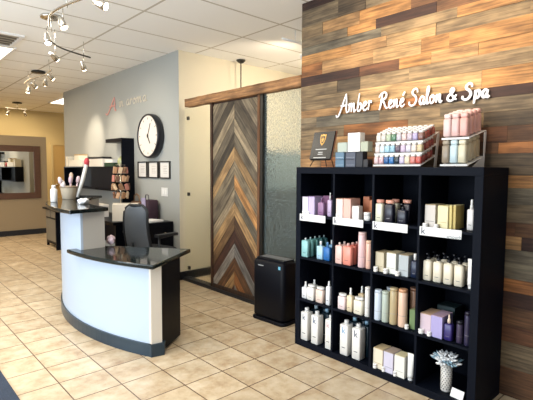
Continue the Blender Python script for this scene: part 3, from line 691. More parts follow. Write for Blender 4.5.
for k in range(3):
    for i in range(9):
        for j in range(5):
            col = colsets[k][i] if j == 0 or i < 8 else back_red[(j+k) % 3]
            p = polish(col)
            o = p if not p['_used'] else p.copy()
            if p['_used']: C.objects.link(o)
            p['_used'] = 1
            s = j*.036+.002; th = math.atan2(.075, .22)
            o.location = (XF+.012*k+s*math.cos(th)+.001, 1.797-i*.0403, TZ+.0125+.079*k+s*math.sin(th))
            o.rotation_euler = (0, 0, 0)
            o.location.z += .0105
            lab = 'small capped bottle, %s column of the %s rack tier, %s' % (ordn[i], tname[k], ('front row', 'second row', 'third row', 'fourth row', 'back row')[j])
            tag(o, lab, 'bottle', 'small capped bottles in the three-tier rack')
for p in protos.values():
    del p['_used']
for o in bpy.data.objects:
    if '_used' in o: del o['_used']
rack('two-tier white rack of tall rounded bottles at the right of the bookcase top', 1.322, 1.150, 2, XF+.005, .25, .062, .165, .01, .006)
rc = [[(150,136,116),(196,216,222),(222,212,184)], [(232,204,198),(228,190,184),(232,178,168)]]
bc = [(214,200,168),(206,188,152),(196,176,140)]
for k in range(2):
    for i in range(3):
        for j in range(4):
            col = rc[k][i] if j == 0 or i < 2 or k else bc[j-1]
            o = MB(); Rr = .023
            o.rbox(0, .046, -Rr, Rr, 0, .110, .02, mi=0); o.rbox(.004, .042, -Rr+.004, Rr-.004, .110, .140, .017, mi=1)
            th = math.atan2(.062, .25); s = j*.057+.004
            q = thing('lotion_bottle', '%s lotion bottle, %s column, %s tier of the two-tier rack, %s' % (('pink' if k else ('grey-brown','light blue','cream')[i]), ('left', 'middle', 'right')[i], ('lower', 'upper')[k], ('front', 'second', 'third', 'back')[j]), 'bottle',
                      (XF+.007+.01*k+s*math.cos(th), 1.296-i*.052, TZ+.013+.165*k+s*math.sin(th)+.012), 0, 'lotion bottles in the two-tier rack')
            o.bm.free()
            MB().rbox(0, .050, -.0245, .0245, 0, .112, .012).build('body', P(col, .35), q)
            MB().rbox(.002, .048, -.0225, .0225, .1125, .142, .012).build('cap', P(tuple(min(255, v+12) for v in col), .35), q)

# ---------------------------------------------------------------- WALL LETTERING
def cr(pts, n=6):
    out = []
    P_ = [pts[0]]+list(pts)+[pts[-1]]
    for i in range(1, len(P_)-2):
        p0, p1, p2, p3 = P_[i-1:i+3]
        for k in range(n):
            t_ = k/n
            out.append(tuple(.5*((2*p1[a])+(-p0[a]+p2[a])*t_+(2*p0[a]-5*p1[a]+4*p2[a]-p3[a])*t_**2+(-p0[a]+3*p1[a]-3*p2[a]+p3[a])*t_**3) for a in (0, 1)))
    out.append(tuple(pts[-1])); return out
GL = { # brush-script strokes; x right, y up, x-height 1
'A': (1.55, [[(-.75,-.15),(-.62,-.38),(-.3,-.30),(.15,.35),(.6,1.2),(1.05,2.0),(1.12,2.05)], [(1.1,2.05),(1.15,1.3),(1.12,.6),(1.2,.02),(1.42,.1)], [(.1,.82),(.6,.78),(1.3,.9)]]),
'm': (1.45, [[(.0,.7),(.14,.95),(.12,.5),(.02,.0)], [(.06,.3),(.32,.85),(.5,.9),(.5,.5),(.44,.0)], [(.48,.35),(.78,.88),(.94,.88),(.92,.5),(.92,.08),(1.06,.02),(1.25,.25)]]),
'b': (.98, [[(.42,1.95),(.22,1.1),(.1,.3),(.2,.03),(.5,.05),(.74,.35),(.72,.72),(.5,.85),(.24,.6),(.2,.35)]]),
'e': (.86, [[(.12,.42),(.45,.55),(.62,.78),(.48,.96),(.22,.82),(.1,.42),(.2,.08),(.48,.02),(.78,.28)]]),
'r': (.72, [[(.05,.7),(.2,.98),(.16,.5),(.08,.0)], [(.12,.45),(.34,.85),(.54,.92),(.56,.72)]]),
'R': (1.5, [[(.45,1.85),(.3,1.1),(.12,.3),(-.08,-.12)], [(-.15,1.45),(.2,1.85),(.8,2.0),(1.15,1.75),(1.0,1.3),(.4,1.02),(.7,.8),(.95,.3),(1.2,.02),(1.45,.12)]]),
'n': (1.05, [[(.02,.7),(.16,.95),(.14,.5),(.04,.0)], [(.08,.35),(.38,.86),(.56,.88),(.54,.5),(.54,.1),(.68,.02),(.86,.22)]]),
'E': (.86, [[(.12,.42),(.45,.55),(.62,.78),(.48,.96),(.22,.82),(.1,.42),(.2,.08),(.48,.02),(.78,.28)], [(.48,1.3),(.62,1.5),(.8,1.75)]]),
'S': (1.4, [[(1.15,1.5),(1.1,1.85),(.8,1.98),(.45,1.75),(.45,1.4),(.85,1.05),(1.0,.6),(.75,.12),(.3,-.03),(-.05,.2),(.0,.5)]]),
'a': (.95, [[(.68,.85),(.4,.95),(.12,.6),(.12,.2),(.32,.02),(.58,.35),(.72,.9)], [(.74,.92),(.64,.4),(.66,.08),(.78,.02),(.94,.2)]]),
'l': (.52, [[(.12,.5),(.38,1.3),(.46,1.85),(.34,1.98),(.22,1.5),(.14,.6),(.16,.1),(.3,.02),(.46,.2)]]),
'o': (.9, [[(.42,.96),(.14,.75),(.08,.3),(.28,.02),(.58,.2),(.66,.65),(.46,.95),(.4,.75),(.62,.7),(.84,.8)]]),
'&': (1.25, [[(1.15,.1),(.85,.3),(.5,.95),(.42,1.35),(.62,1.6),(.8,1.4),(.62,1.05),(.2,.7),(.05,.3),(.3,.0),(.7,.1),(1.0,.55),(1.1,.75)]]),
'p': (.98, [[(.1,.75),(.24,.95),(.16,.3),(.02,-.65)], [(.14,.3),(.3,.8),(.55,.96),(.74,.72),(.66,.25),(.42,.02),(.18,.2)]]),
' ': (.55, []),
'i': (.42, [[(.06,.7),(.2,.95),(.14,.3),(.24,.02),(.4,.2)], [(.24,1.35),(.27,1.42)]]),
}
def script(root, text, x, y_start, y_end, z, xh, r, m, hs=1.0, name='letter', slope=0):
    tot = sum(GL[c][0] for c in text); k = (y_start-y_end)/tot; u = 0
    for c in text:
        w = MB()
        for st in GL[c][1]:
            pts = cr(st, 5); n = len(pts)
            P3 = [(x, y_start-(u+p[0])*k, z+p[1]*xh+slope*(u+p[0])*k) for p in pts]
            tp = [.75+.35*math.sin(PI*i/(n-1)) for i in range(n)]
            w.tube(P3, r, 8, flat=(1,0,0), taper=tp)
        if GL[c][1]: w.build(name, m, root)
        else: w.bm.free()
        u += GL[c][0]
t = thing('wall_lettering', 'white raised script lettering reading Amber René Salon & Spa on the planks', 'sign')
M_let = mat('letter_white', (246,244,244), .4)
script(t, 'Amber', WX-.018, 2.375, 2.055, 1.950, .074, .0078, M_let)
script(t, 'RenE', WX-.018, 1.985, 1.765, 1.948, .062, .0078, M_let)
script(t, 'Salon', WX-.018, 1.728, 1.468, 1.948, .060, .0078, M_let)
script(t, '&', WX-.018, 1.442, 1.370, 1.950, .052, .0085, M_let)
script(t, 'Spa', WX-.018, 1.333, 1.160, 1.948, .052, .0094, M_let)
for (y, z) in [(2.30,2.0),(2.1,1.97),(1.95,2.0),(1.82,1.97),(1.65,1.96),(1.5,1.97),(1.4,1.97),(1.28,1.96),(1.19,1.96)]: pass
t = thing('wall_script', 'faint cream script with a pink initial on the grey wall near the ceiling', 'sign')
script(t, 'A', WX-.006, 7.15, 6.86, 2.40, .10, .014, mat('pink_vinyl', (206,150,140), .6))
script(t, 'in aroma'.replace('i', 'i'), WX-.006, 6.78, 5.85, 2.44, .085, .010, mat('cream_vinyl', (200,192,176), .6))

# ---------------------------------------------------------------- AIR PURIFIER
t = thing('air_purifier', 'black floor-standing air purifier beside the bookcase', 'air purifier', (2.915, 3.055, 0), math.radians(4))
Mb = mat('matt_black_plastic', (8,10,18), .5, spec=.16)
w = MB(); w.rbox(-.105, .105, -.205, .205, .03, .60, .045, n=5); w.build('body', Mb, t)
MB().rbox(-.115, .110, -.216, .216, 0, .032, .05, n=5).build('base', Mb, t)
w = MB(); w.rbox(-.085, .095, -.185, .185, .598, .612, .04, n=5)
w.build('top_rim', Mb, t)
w = MB()
for i in range(16): w.box(-.03, .075, -.165+i*.0215, -.153+i*.0215, .611, .6135)
w.build('vent_grille', mat('grey_grille', (130,132,134), .5), t)
MB().box(-.1058, -.105, .055, .125, .540, .549).build('maker_mark', P((170,175,178)), t)
MB().box(-.1062, -.105, -.165, -.138, .535, .565).build('efficiency_sticker', P((120,190,220)), t)

# ---------------------------------------------------------------- RECEPTION DESK
CX_, CY_ = 3.89, 4.1
def arc(R, t0, t1, n=28): return [(CX_-R*math.cos(math.radians(t0+(t1-t0)*i/n)), CY_-R*math.sin(math.radians(t0+(t1-t0)*i/n))) for i in range(n+1)]
TS, TE, TB = 3.3, 24.4, -44
t = thing('reception_desk', 'curved white reception desk with black granite tops on two levels', 'desk', (0,0,0))
def smoothp(mb, Ro, Ri, t0, t1, z0, z1, n=36):
    mb.prism(arc(Ro, t0, t1, n)+arc(Ri, t1, t0, n), z0, z1)
    return mb
w = smoothp(MB(), 2.497, 2.42, TS, TE-.3, .10, .712); w.build('low_front_panel', M_lam, t)
w = smoothp(MB(), 2.497, 2.475, TB, TS, .10, 1.082); w.build('tall_front_panel', M_lam, t)
MB().prism([(1.607,3.076),(1.690,3.058),(1.715,3.10),(1.655,3.13),(1.60,3.115)], .10, .712).build('end_post', mat('cream_laminate', (214,206,192), .5), t)
w = MB(); smoothp(w, 2.512, 2.43, TB, TE, 0, .10); w.prism([(1.598,3.062),(1.700,3.040),(1.735,3.09),(1.655,3.13),(1.59,3.10)], 0, .10); w.build('kick_band', mat('navy_vinyl_base', (26,48,62), .3), t)
d1 = Vector((.815, .58)); d2 = Vector((-.58, .815)); a0 = Vector((1.70, 3.075))
pp = [a0, a0+d1*.36, Vector((1.72,3.72)), Vector((1.53,3.66)), Vector((1.60,3.36))]
MB().prism([tuple(p) for p in pp], .02, .712).build('side_cabinet', M_black, t)
# tall section side wall (faces the low top)
an = math.radians(TS); inn = Vector((CX_-2.42*math.cos(an), CY_-2.42*math.sin(an)))
MB().prism([(CX_-2.474*math.cos(an), CY_-2.474*math.sin(an)), (CX_-2.275*math.cos(an), CY_-2.275*math.sin(an)), (CX_-2.275, CY_), (CX_-2.474, CY_)], .10, 1.082).build('step_panel', mat('grey_laminate', (176,170,160), .5), t)
w = smoothp(MB(), 2.30, 2.28, TB, 0, 0, 1.082); w.build('inner_panel', mat('grey_laminate2', (150,146,140), .5), t)
low = arc(2.575, .3, 26.0, 26)
low_poly = low+[(2.165, 3.375), (1.72, 3.975), (1.64, 4.03)]
o = MB().prism(low_poly, .712, .747).build('low_countertop', M_granite, t, bevel=.009)
tall = arc(2.63, TB-1, 5.6, 36)+arc(2.25, 4.2, TB-1, 36)
MB().prism(tall, 1.082, 1.117).build('tall_countertop', M_granite, t, bevel=.008)

# items on tall counter
def oncircle(R, tt): return (CX_-R*math.cos(math.radians(tt)), CY_-R*math.sin(math.radians(tt)))
TT = 1.1175
bx, by = 1.74, 5.27
t = thing('bucket', 'beige tapered bucket standing on the tall granite counter', 'bucket', (bx, by, TT))
MB().lathe([(.066, 0), (.070, .004), (.092, .135), (.094, .145), (.089, .145), (.066, .012), (0, .012)], n=24).build('pail', P((196,182,160), .45), t)
MB().lathe([(.091, .128), (.096, .131), (.096, .147), (.091, .149)], n=24).build('rim', P((150,134,112), .45), t)
for i, (dx, dy, h, c) in enumerate([(-.06,.03,.24,(236,222,226)),(.0,-.045,.25,(226,196,206)),(.04,.04,.29,(214,190,170)),(-.03,.05,.20,(240,236,236)),(.07,-.03,.25,(236,210,220)),(-.055,-.03,.18,(240,230,232))]):
    t = thing('hair_brush', 'hair tool with %s handle poking out of the beige bucket' % ('ivory','rose','tan','white','blush','pearl')[i], 'brush', (bx+dx*.8, by+dy*.8, TT+.013))
    tip = Vector((dx*.6, dy*.9, h))
    MB().tube([(0,0,0), tip*.5, tip*.7], .009, 8).build('handle', P(c), t)
    MB().tube([tip*.68, tip*.75, tip*.92, tip], .022, 10, taper=[.5, 1, 1, .4]).build('head', P(tuple(max(0, v-14) for v in c)), t)
t = thing('bottle', 'plain white bottle at the outer edge of the tall counter', 'bottle', (1.455, 4.86, TT))
MB().lathe([(.03,0),(.034,.004),(.034,.13),(.02,.145)], n=18).build('body', P((236,236,232), .35), t)
MB().lathe([(.02,.145),(.021,.175),(.018,.178)], n=14).build('cap', P((240,240,238), .35), t)
t = thing('display_wand', 'slanted white display blade with a red tuft leaning over the counter', 'display', (1.76, 5.05, TT))
Mx = Matrix.Rotation(math.radians(0), 4, 'Z')
w = MB(); w.tube([(0,0,.03),(.05,-.04,.24),(.085,-.06,.40)], .022, 6, taper=[.7,1,.9]); w.build('blade', P((226,224,218), .3), t)
MB().lathe([(.01,-.035),(.026,-.02),(.030,.01),(.022,.035),(.008,.05)], (.088,-.06,.42), 12).build('tuft', P((196,62,72), .7), t)
t = thing('tissue', 'crumpled white tissue on the tall granite counter', 'tissue', (1.60, 4.45, TT))
w = MB(); rt_ = random.Random(4); bmesh.ops.create_icosphere(w.bm, subdivisions=2, radius=.055)
for v in w.bm.verts: v.co = v.co*rt_.uniform(.7, 1.25); v.co.z = max(0, v.co.z*.7+.02)
w.build('paper', P((236,238,242), .8), t)

# office chair
t = thing('office_chair', 'dark mesh-back office chair behind the low counter', 'chair', (2.50, 4.80, 0), math.radians(-78))
Mc = mat('chair_black', (28,32,38), .6); Mm = mat('chair_mesh', (92,100,110), .7, bump=.4, bscale=400)
w = MB(); n = 12; 
pts = []
def backgrid(u, v):  # u -1..1, v 0..1
    wd = .225*(1-.10*v)*(1 if v < .85 else 1-.45*((v-.85)/.15)**2); return Vector((u*wd, -.20-.05*math.sin(v*2.4)+.05*u*u, .52+.53*v))
G = [[w.bm.verts.new(backgrid(-1+2*i/10, j/12)) for i in range(11)] for j in range(13)]
for j in range(12):
    for i in range(10): w.face([G[j][i], G[j][i+1], G[j+1][i+1], G[j+1][i]], smooth=True)
o = w.build('backrest', Mm, t); sm = o.modifiers.new('solid', 'SOLIDIFY'); sm.thickness = .025
w = MB(); rim = [backgrid(-1, k/12) for k in range(13)]+[backgrid(-1+2*k/10, 1) for k in range(1, 11)]+[backgrid(1, 1-k/12) for k in range(1, 13)]
w.tube(rim, .016, 8); w.build('back_frame', Mc, t)
MB().rbox(-.24, .24, -.20, .26, .44, .52, .08).build('seat', Mc, t)
for s in (-1, 1):
    MB().tube([(s*.22, -.1, .45), (s*.29, -.1, .5), (s*.29, -.1, .68), (s*.29, .1, .70)], .018, 8).box(s*.29-.035, s*.29+.035, -.14, .16, .69, .72).build('armrest', Mc, t)
MB().tube([(0,-.16,.46),(0,-.24,.5),(0,-.255,.62)], .02, 8).build('back_support', Mc, t)
MB().tube([(0,0,.09),(0,0,.45)], .028, 12).build('gas_lift', M_steel, t)
for k in range(5):
    a = 2*PI*k/5; L = MB().tube([(0,0,.10),(.28*math.cos(a),.28*math.sin(a),.075)], .02, 8).build('leg', Mc, t)
    MB().lathe([(.027,-.012),(.027,.012)], n=12, M=Matrix.Translation((.28*math.cos(a),.28*math.sin(a),.0275)) @ Matrix.Rotation(a,4,'Z') @ Matrix.Rotation(PI/2,4,'X')).build('caster', Mc, L)

# back desk along the grey wall, hutch and tower
t = thing('back_desk', 'black work desk along the grey wall under the hutch', 'desk', (0,0,0))
MB().box(2.46, WX-.015, 5.74, 8.32, .70, .74).build('desktop', M_black, t, bevel=.003)
for y in (5.76, 8.28): MB().box(2.50, WX-.02, y, y+.03, 0, .70).build('side_panel', M_black, t)
MB().box(WX-.04, WX-.02, 5.85, 8.28, .25, .70).build('back_panel', M_black, t)
t = thing('hutch', 'black wall hutch with closed doors and open tower at its right end', 'hutch', (0,0,0))
HX = 2.84
MB().box(HX, WX-.002, 6.30, 8.84, 1.48, 1.50).build('top_board', M_black, t)
MB().box(HX, WX-.002, 6.30, 8.84, 1.12, 1.14).build('bottom_board', M_black, t)
MB().box(HX, WX-.002, 6.28, 6.30, .74, 1.925).build('tower_side', M_black, t)
MB().box(HX, WX-.002, 6.30, 6.86, 1.87, 1.925).build('tower_top', M_black, t)
MB().box(HX, WX-.002, 8.82, 8.84, 1.14, 1.48).build('end_panel', M_black, t)
MB().box(HX, WX-.002, 7.30, 7.32, 1.14, 1.48).build('divider', M_black, t)
MB().box(WX-.012, WX-.002, 6.3, 8.82, 1.14, 1.48).build('back_panel', M_black, t)
MB().box(HX-.015, HX, 6.55, 7.45, 1.15, 1.475).build('door', M_black, t)
# things on the hutch
def hbox(lbl, y0, y1, h, col, x=2.86, d=.15, z=1.5005, lidc=None):
    t = thing('storage_box', lbl, 'box', (x, (y0+y1)/2, z)); w_ = abs(y1-y0)
    MB().box(0, d, -w_/2, w_/2, 0, h*.8).build('body', P(col, .5), t, bevel=.002)
    MB().box(-.003, d+.003, -w_/2-.003, w_/2+.003, h*.8, h).build('lid', P(lidc or col, .5), t, bevel=.002)
    return t
hbox('low white box at the far end of the hutch top', 8.62, 7.95, .12, (240,236,224))
hbox('small white carton standing behind the low white box on the hutch', 8.78, 8.66, .19, (236,230,214))
hbox('small white and tan carton on the low white box', 8.32, 8.08, .10, (240,232,212), z=1.6215, lidc=(190,160,110))
hbox('white round-cornered hat box with black lid on the hutch', 7.62, 7.05, .16, (238,230,220), lidc=(28,28,32))
t = thing('gift_bow', 'small red bow between the white boxes on the hutch', 'bow', (2.90, 7.78, 1.5005))
MB().lathe([(.02,0),(.045,.03),(.05,.07),(.03,.11),(.01,.125)], n=10).build('loop', P((204,60,76), .6), t)
hbox('dark green flat box on the tower shelf', 6.98, 6.62, .06, (34,64,44))
hbox('white flat box stacked on the green one in the tower', 6.94, 6.66, .055, (232,232,228), z=1.561)
t = thing('glass_jar', 'small pale glass jar at the open tower of the hutch', 'jar', (2.92, 6.44, 1.5005))
MB().lathe([(.04,0),(.065,.03),(.075,.08),(.055,.13),(.035,.14)], n=16).build('body', P((170,176,130), .15), t)
MB().lathe([(.037,.14),(.04,.16),(.01,.165)], n=16).build('lid', P((150,150,120), .3), t)
# hanging packets on a round display tree
t = thing('display_tree', 'round counter display tree hung with small tan and pink packets', 'display stand', (2.735, 6.10, .7405))
MB().tube([(0,0,.0),(0,0,.80)], .010, 8).build('pole', M_chrome, t)
MB().lathe([(.11,0),(.11,.012),(.02,.02)], n=20).build('base', M_chrome, t)
pk = [(156,118,84),(190,150,116),(110,76,56),(196,130,116),(140,104,76),(210,184,150)]
rt_p = random.Random(8)
for k in range(4):
    R = .12-.018*abs(k-1.2)
    rg = MB().tube([(R*.8*math.cos(2*PI*i/20), R*.8*math.sin(2*PI*i/20), .42+.12*k) for i in range(21)], .003, 5).build('hoop', M_chrome, t)
    for i in range(8):
        a = 2*PI*i/8+k*.4; Mx = Matrix.Translation((R*math.cos(a), R*math.sin(a), .355+.12*k)) @ Matrix.Rotation(a, 4, 'Z') @ Matrix.Rotation(.18, 4, 'Y')
        Mx = Mx @ Matrix.Rotation(rt_p.uniform(-.5,.5), 4, 'X') @ Matrix.Rotation(rt_p.uniform(-.3,.3), 4, 'Y'); q_ = rt_p.uniform(.7, 1.05)
        p = MB().box(-.012, .012, -.030*q_, .030*q_, -.055, .040*q_, M=Mx); p.build('packet', P(pk[(i*5+k*3) % 6], .5), t, bevel=.006)
# items on back desk
t = thing('paper_box', 'large white open carton on the back desk', 'box', (2.57, 5.99, .7405), math.radians(-30))
MB().box(0, .34, -.12, .0, 0, .235).build('body', P((250,244,232), .6), t, bevel=.003)
MB().prism([(.0,0),(.34,0),(.36,.09),(-.02,.09)], .236, .240).build('flap', P((240,232,218), .6), t)
t = thing('paper_box', 'smaller beige carton behind the large white carton on the back desk', 'box', (2.46, 6.50, .7405), 0)
MB().box(0, .26, 0, .34, 0, .16).build('body', P((214,206,196), .6), t, bevel=.003)
MB().box(-.004, .264, -.004, .344, .16, .19).build('lid', P((226,220,208), .6), t, bevel=.003)
t = thing('handbag', 'brown handbag with rounded handles beside the white carton', 'bag', (2.955, 6.07, .7405), 0)
w = MB(); w.rbox(-.05, .06, -.13, .13, 0, .25, .05); w.build('body', mat('brown_leather', (104,72,52), .5), t)
MB().tube([(.01,-.09,.24),(.01,-.07,.33),(.01,0,.36),(.01,.07,.33),(.01,.09,.24)], .010, 8).build('handle', mat('tan_leather', (150,116,84), .5), t)

t = thing('file_cabinet', 'black low drawer cabinet in the corner by the grey wall', 'cabinet', (0,0,0))
MB().box(2.62, WX-.015, 5.14, 5.68, .0, .77).build('body', M_black, t, bevel=.004)
for z in (.08, .31, .54):
    dr = MB().box(2.60, 2.62, 5.15, 5.67, z, z+.21).build('drawer', M_black, t, bevel=.003)
    MB().box(2.585, 2.60, 5.38, 5.48, z+.10, z+.12).build('handle', M_chrome, dr)
MB().lathe([(.018, 0), (.018, .012)], n=14, M=Matrix.Translation((2.9, 5.14, .62)) @ Matrix.Rotation(PI/2, 4, 'X')).build('lock', M_chrome, t)
t = thing('paper_stack', 'stack of white papers lying on the black drawer cabinet', 'paper', (2.80, 5.36, .7705), .2)
MB().box(-.11, .11, -.15, .15, 0, .018).build('sheets', P((232,232,236), .7), t)
t = thing('tote_bag', 'dark tote bag with purple and white things standing on the drawer cabinet', 'bag', (2.92, 5.57, .7705))
MB().rbox(-.09, .08, -.10, .09, 0, .27, .03).build('body', mat('maroon_cloth', (52,30,44), .8), t)
MB().box(-.095, -.088, -.06, .05, .10, .30, M=Matrix.Rotation(-.1, 4, 'X')).build('leaflet', P((176,168,206), .5), t)
MB().tube([(-.05,-.06,.26),(-.05,-.04,.34),(-.05,.03,.34),(-.05,.05,.26)], .007, 6).build('handle', mat('maroon_cloth2', (40,30,50), .8), t)
t = thing('towel', 'crumpled pink and white cloth hanging at the end of the tall counter', 'cloth', (1.70, 4.03, .7475))
w = MB(); rt_ = random.Random(9); bmesh.ops.create_icosphere(w.bm, subdivisions=3, radius=.05)
for v in w.bm.verts: v.co = v.co*rt_.uniform(.82, 1.18); v.co.z = max(0, v.co.z*.9+.05); v.co.x *= .7
for f in w.bm.faces: f.smooth = True
w.build('cloth', mat('pink_white_cloth', (196,176,184), .9, var=.35, vscale=30), t)
t = thing('leaflet_stack', 'upright stack of white leaflets on the back desk under the hutch', 'paper', (2.62, 7.15, .7525), math.radians(-30))
for k in range(4): MB().box(-.10+.05*k, -.085+.05*k, -.09, .09, 0, .27-.03*k, M=Matrix.Rotation(.16, 4, 'Y')).build('leaflet', P((236,236,232), .6), t)
# black framed cabinet with grey panels at far end
t = thing('panel_cabinet', 'black-framed cabinet with grey panels at the far end of the grey wall', 'cabinet', (0,0,0))
MB().box(2.55, WX-.015, 8.40, 9.02, .06, .70).build('body', M_black, t, bevel=.003)
MB().box(2.50, WX-.015, 8.36, 9.06, .70, .735).build('cabinet_top', M_black, t, bevel=.003)
gp = mat('grey_panel', (120,114,102), .5)
for y0_, y1_ in ((8.44, 8.69), (8.73, 8.98)):
    MB().box(2.535, 2.55, y0_, y1_, .56, .69).build('drawer_front', gp, t)
MB().box(2.535, 2.55, 8.44, 8.98, .12, .53).build('door', gp, t)
for x in (2.57, 2.98):
    for y in (8.42, 9.0): MB().box(x-.02, x+.02, y-.02, y+.02, 0, .07).build('leg', M_black, t)

# wall clock
t = thing('wall_clock', 'large round white clock with black rim on the grey wall', 'clock', (WX, 5.67, 1.925))
Mx = Matrix.Rotation(-PI/2, 4, 'Y')
MB().lathe([(.285,0),(.300,.010),(.308,.035),(.306,.095),(.296,.108),(.284,.106),(.281,.095),(.281,.0)], n=48, M=Mx).build('rim', mat('clock_black', (20,22,30), .3), t)
MB().lathe([(.283,.002),(.283,.092)], n=48, M=Mx).build('face', P((232,224,214), .5), t)
w = MB()
for k in range(12):
    a = 2*PI*k/12; Mr = Mx @ Matrix.Rotation(a, 4, 'Z'); w.box(-.005, .005, .225, .255, .0925, .094, M=Mr)
w.build('hour_marks', P((60,56,56)), t)
for name, a, L, wd in (('hour_hand', 150, .12, .009), ('minute_hand', 25, .19, .006)):
    Mr = faceX(-.095, 0, 0) @ Matrix.Rotation(math.radians(-a), 4, 'Z'); MB().box(-wd, wd, -.03, L, 0, .003, M=Mr).build(name, P((30,28,30)), t)
MB().lathe([(.014,.090),(.014,.104)], n=12, M=Mx).build('hub', P((30,28,30)), t)
# frames
for i, (y, s) in enumerate([(6.00, 'leftmost'), (5.675, 'middle'), (5.355, 'rightmost')]):
    t = thing('picture_frame', 'thin black framed certificate, %s of three under the clock' % s, 'frame', (WX-.002, y, 1.455))
    w = MB(); a_, b_ = .140, .118
    w.box(-.02, 0, -a_, -a_+.016, -b_, b_); w.box(-.02, 0, a_-.016, a_, -b_, b_); w.box(-.02, 0, -a_+.016, a_-.016, b_-.016, b_); w.box(-.02, 0, -a_+.016, a_-.016, -b_, -b_+.016)
    w.build('frame', P((28,26,26)), t)
    MB().box(-.008, 0, -a_+.016, a_-.016, -b_+.016, b_-.016).build('mat_board', P((226,222,216), .6), t)
    w = MB()
    for z in (.05, .02, 0, -.02, -.045): w.box(-.0086, -.008, -.06+.01*(i+1)*(z == 0), .06-.01*i, z-.003, z+.003)
    w.build('print', P((176,168,164)), t)
t = thing('light_switch', 'white double light switch plate on the grey wall', 'switch', (WX-.002, 5.377, 1.152))
MB().box(-.008, 0, -.085, .085, -.06, .06).build('plate', P((236,236,234), .35), t, bevel=.003)
for y in (-.035, .035): MB().box(-.013, -.008, y-.018, y+.018, -.032, .032).build('rocker', P((244,244,242), .3), t, bevel=.002)

# mirror on partition
t = thing('wall_mirror', 'wall mirror in wide dark reddish-brown wooden frame on the tan partition', 'mirror', (0, 10.698, 0))
Mf = mat('mirror_frame_wood', (84,58,44), .5, var=.35, vscale=6, stretch=(1,1,8))
w = MB(); x0_, x1_, z0_, z1_ = 1.55, 2.93, .80, 1.955; fw_ = .13
w.box(x0_, x0_+fw_, -.03, 0, z0_, z1_); w.box(x1_-fw_, x1_, -.03, 0, z0_, z1_); w.box(x0_+fw_, x1_-fw_, -.03, 0, z1_-fw_, z1_); w.box(x0_+fw_, x1_-fw_, -.03, 0, z0_, z0_+fw_)
w.build('frame', Mf, t, bevel=.006)
MB().box(x0_+fw_, x1_-fw_, -.012, 0, z0_+fw_, z1_-fw_).build('mirror_glass', mat('mirror_silver', (226,224,216), .02, 1), t)

# door mat
tag(MB().box(-.9, .672, 1.6, 4.6, 0, .012).build('door_mat', carpet_mat(), bevel=.004), 'dark blue-grey entrance mat at the lower left corner', 'mat')

# ---------------------------------------------------------------- CEILING FIXTURES
M_lamp = mat('lamp_lens', (255, 236, 200), .4, emit=14)
def head(parent, x, y, z, tgt, drop=.16, E=12, col=(1,.84,.64), size=math.radians(80), blend=.9, white=False):
    """spot head hanging from its rail; z is the lens height"""
    m = M_white if white else M_chrome
    h = MB().tube([(x, y, z+drop), (x, y, z+.05)], .005, 6).build('stem', M_chrome, parent)
    d = (Vector(tgt)-Vector((x, y, z))).normalized(); q = d.to_track_quat('-Z', 'Y').to_matrix().to_4x4(); Mx = Matrix.Translation((x, y, z)) @ q
    MB().lathe([(.014, .085), (.020, .06), (.030, .02), (.034, -.02), (.031, -.02)], n=16, M=Mx).build('lamp_head', m, parent)
    MB().lathe([(.006, -.036), (.022, -.031), (.030, -.022), (.030, -.014)], n=16, M=Mx).build('lens', M_lamp, parent)
    if E:
        L = bpy.data.lights.new('spot', 'SPOT'); L.energy = E; L.color = col; L.spot_size = size; L.spot_blend = blend; L.shadow_soft_size = .03
        o = bpy.data.objects.new('spot', L); C.objects.link(o); o.location = Vector((x, y, z))+d*.05; o.rotation_euler = q.to_euler()
t = thing('track_light', 'curved chrome track light with adjustable spot heads near the ceiling', 'track light')
r1 = cr([(1.42,3.2,0),(1.39,3.6,0),(1.31,4.0,0),(1.30,4.3,0),(1.39,4.62,0)], 6)
MB().tube([(p[0], p[1], 2.84) for p in r1], .011, 8).build('rail', M_chrome, t)
r2 = cr([(1.38,4.68),(1.52,5.05),(1.74,5.32),(2.11,5.50)], 6)
MB().tube([(p[0], p[1], 2.82) for p in r2], .009, 8).build('rail', M_steel, t)
MB().lathe([(.0, 0), (.085, .003), (.09, .018), (.08, .03)], (1.44, 4.78, 2.955), 24).build('canopy', M_chrome, t)
for x, y in ((1.33, 3.95), (1.44, 4.74), (1.62, 5.22), (2.02, 5.47)): MB().tube([(x, y, 2.82), (x, y, 2.987)], .004, 6).build('standoff', M_chrome, t)
head(t, 1.42, 3.42, 2.72, (3.0, 2.0, 1.9), .12, E=26)
head(t, 1.33, 4.06, 2.70, (2.2, 3.4, 0), .14, E=14)
head(t, 1.38, 4.66, 2.70, (1.5, 4.2, 0), .14, E=8)
head(t, 1.62, 5.22, 2.68, (3.04, 5.8, 1.8), .14, E=20)
head(t, 2.02, 5.48, 2.68, (2.9, 6.3, 1.0), .14, E=14)
t = thing('track_light', 'second track light with bright warm spot heads further back', 'track light')
r3 = cr([(1.98,7.95),(1.95,7.5),(2.02,7.1),(1.99,6.6)], 6)
MB().tube([(p[0], p[1], 2.83) for p in r3], .009, 8).build('rail', M_chrome, t)
MB().lathe([(.0, 0), (.10, .003), (.105, .018), (.09, .03)], (2.10, 7.60, 2.955), 24).build('canopy', M_steel, t)
for y in (7.75, 6.7): MB().tube([(1.99, y, 2.83), (1.99, y, 2.987)], .004, 6).build('standoff', M_chrome, t)
head(t, 2.01, 7.86, 2.70, (1.6, 8.8, 0), .12, E=22)
head(t, 1.96, 7.30, 2.70, (3.04, 7.8, 1.95), .12, E=90, size=math.radians(42))
head(t, 2.02, 7.00, 2.70, (2.6, 9.6, 0), .12, E=22)
head(t, 1.99, 6.60, 2.72, (3.04, 6.9, 1.9), .10, E=40, size=math.radians(50))
t = thing('track_light', 'third small track light above the tan partition at the far end', 'track light')
MB().tube([(2.48,11.6,2.85),(2.7,11.5,2.83),(2.92,11.6,2.85)], .010, 8).build('rail', M_chrome, t)
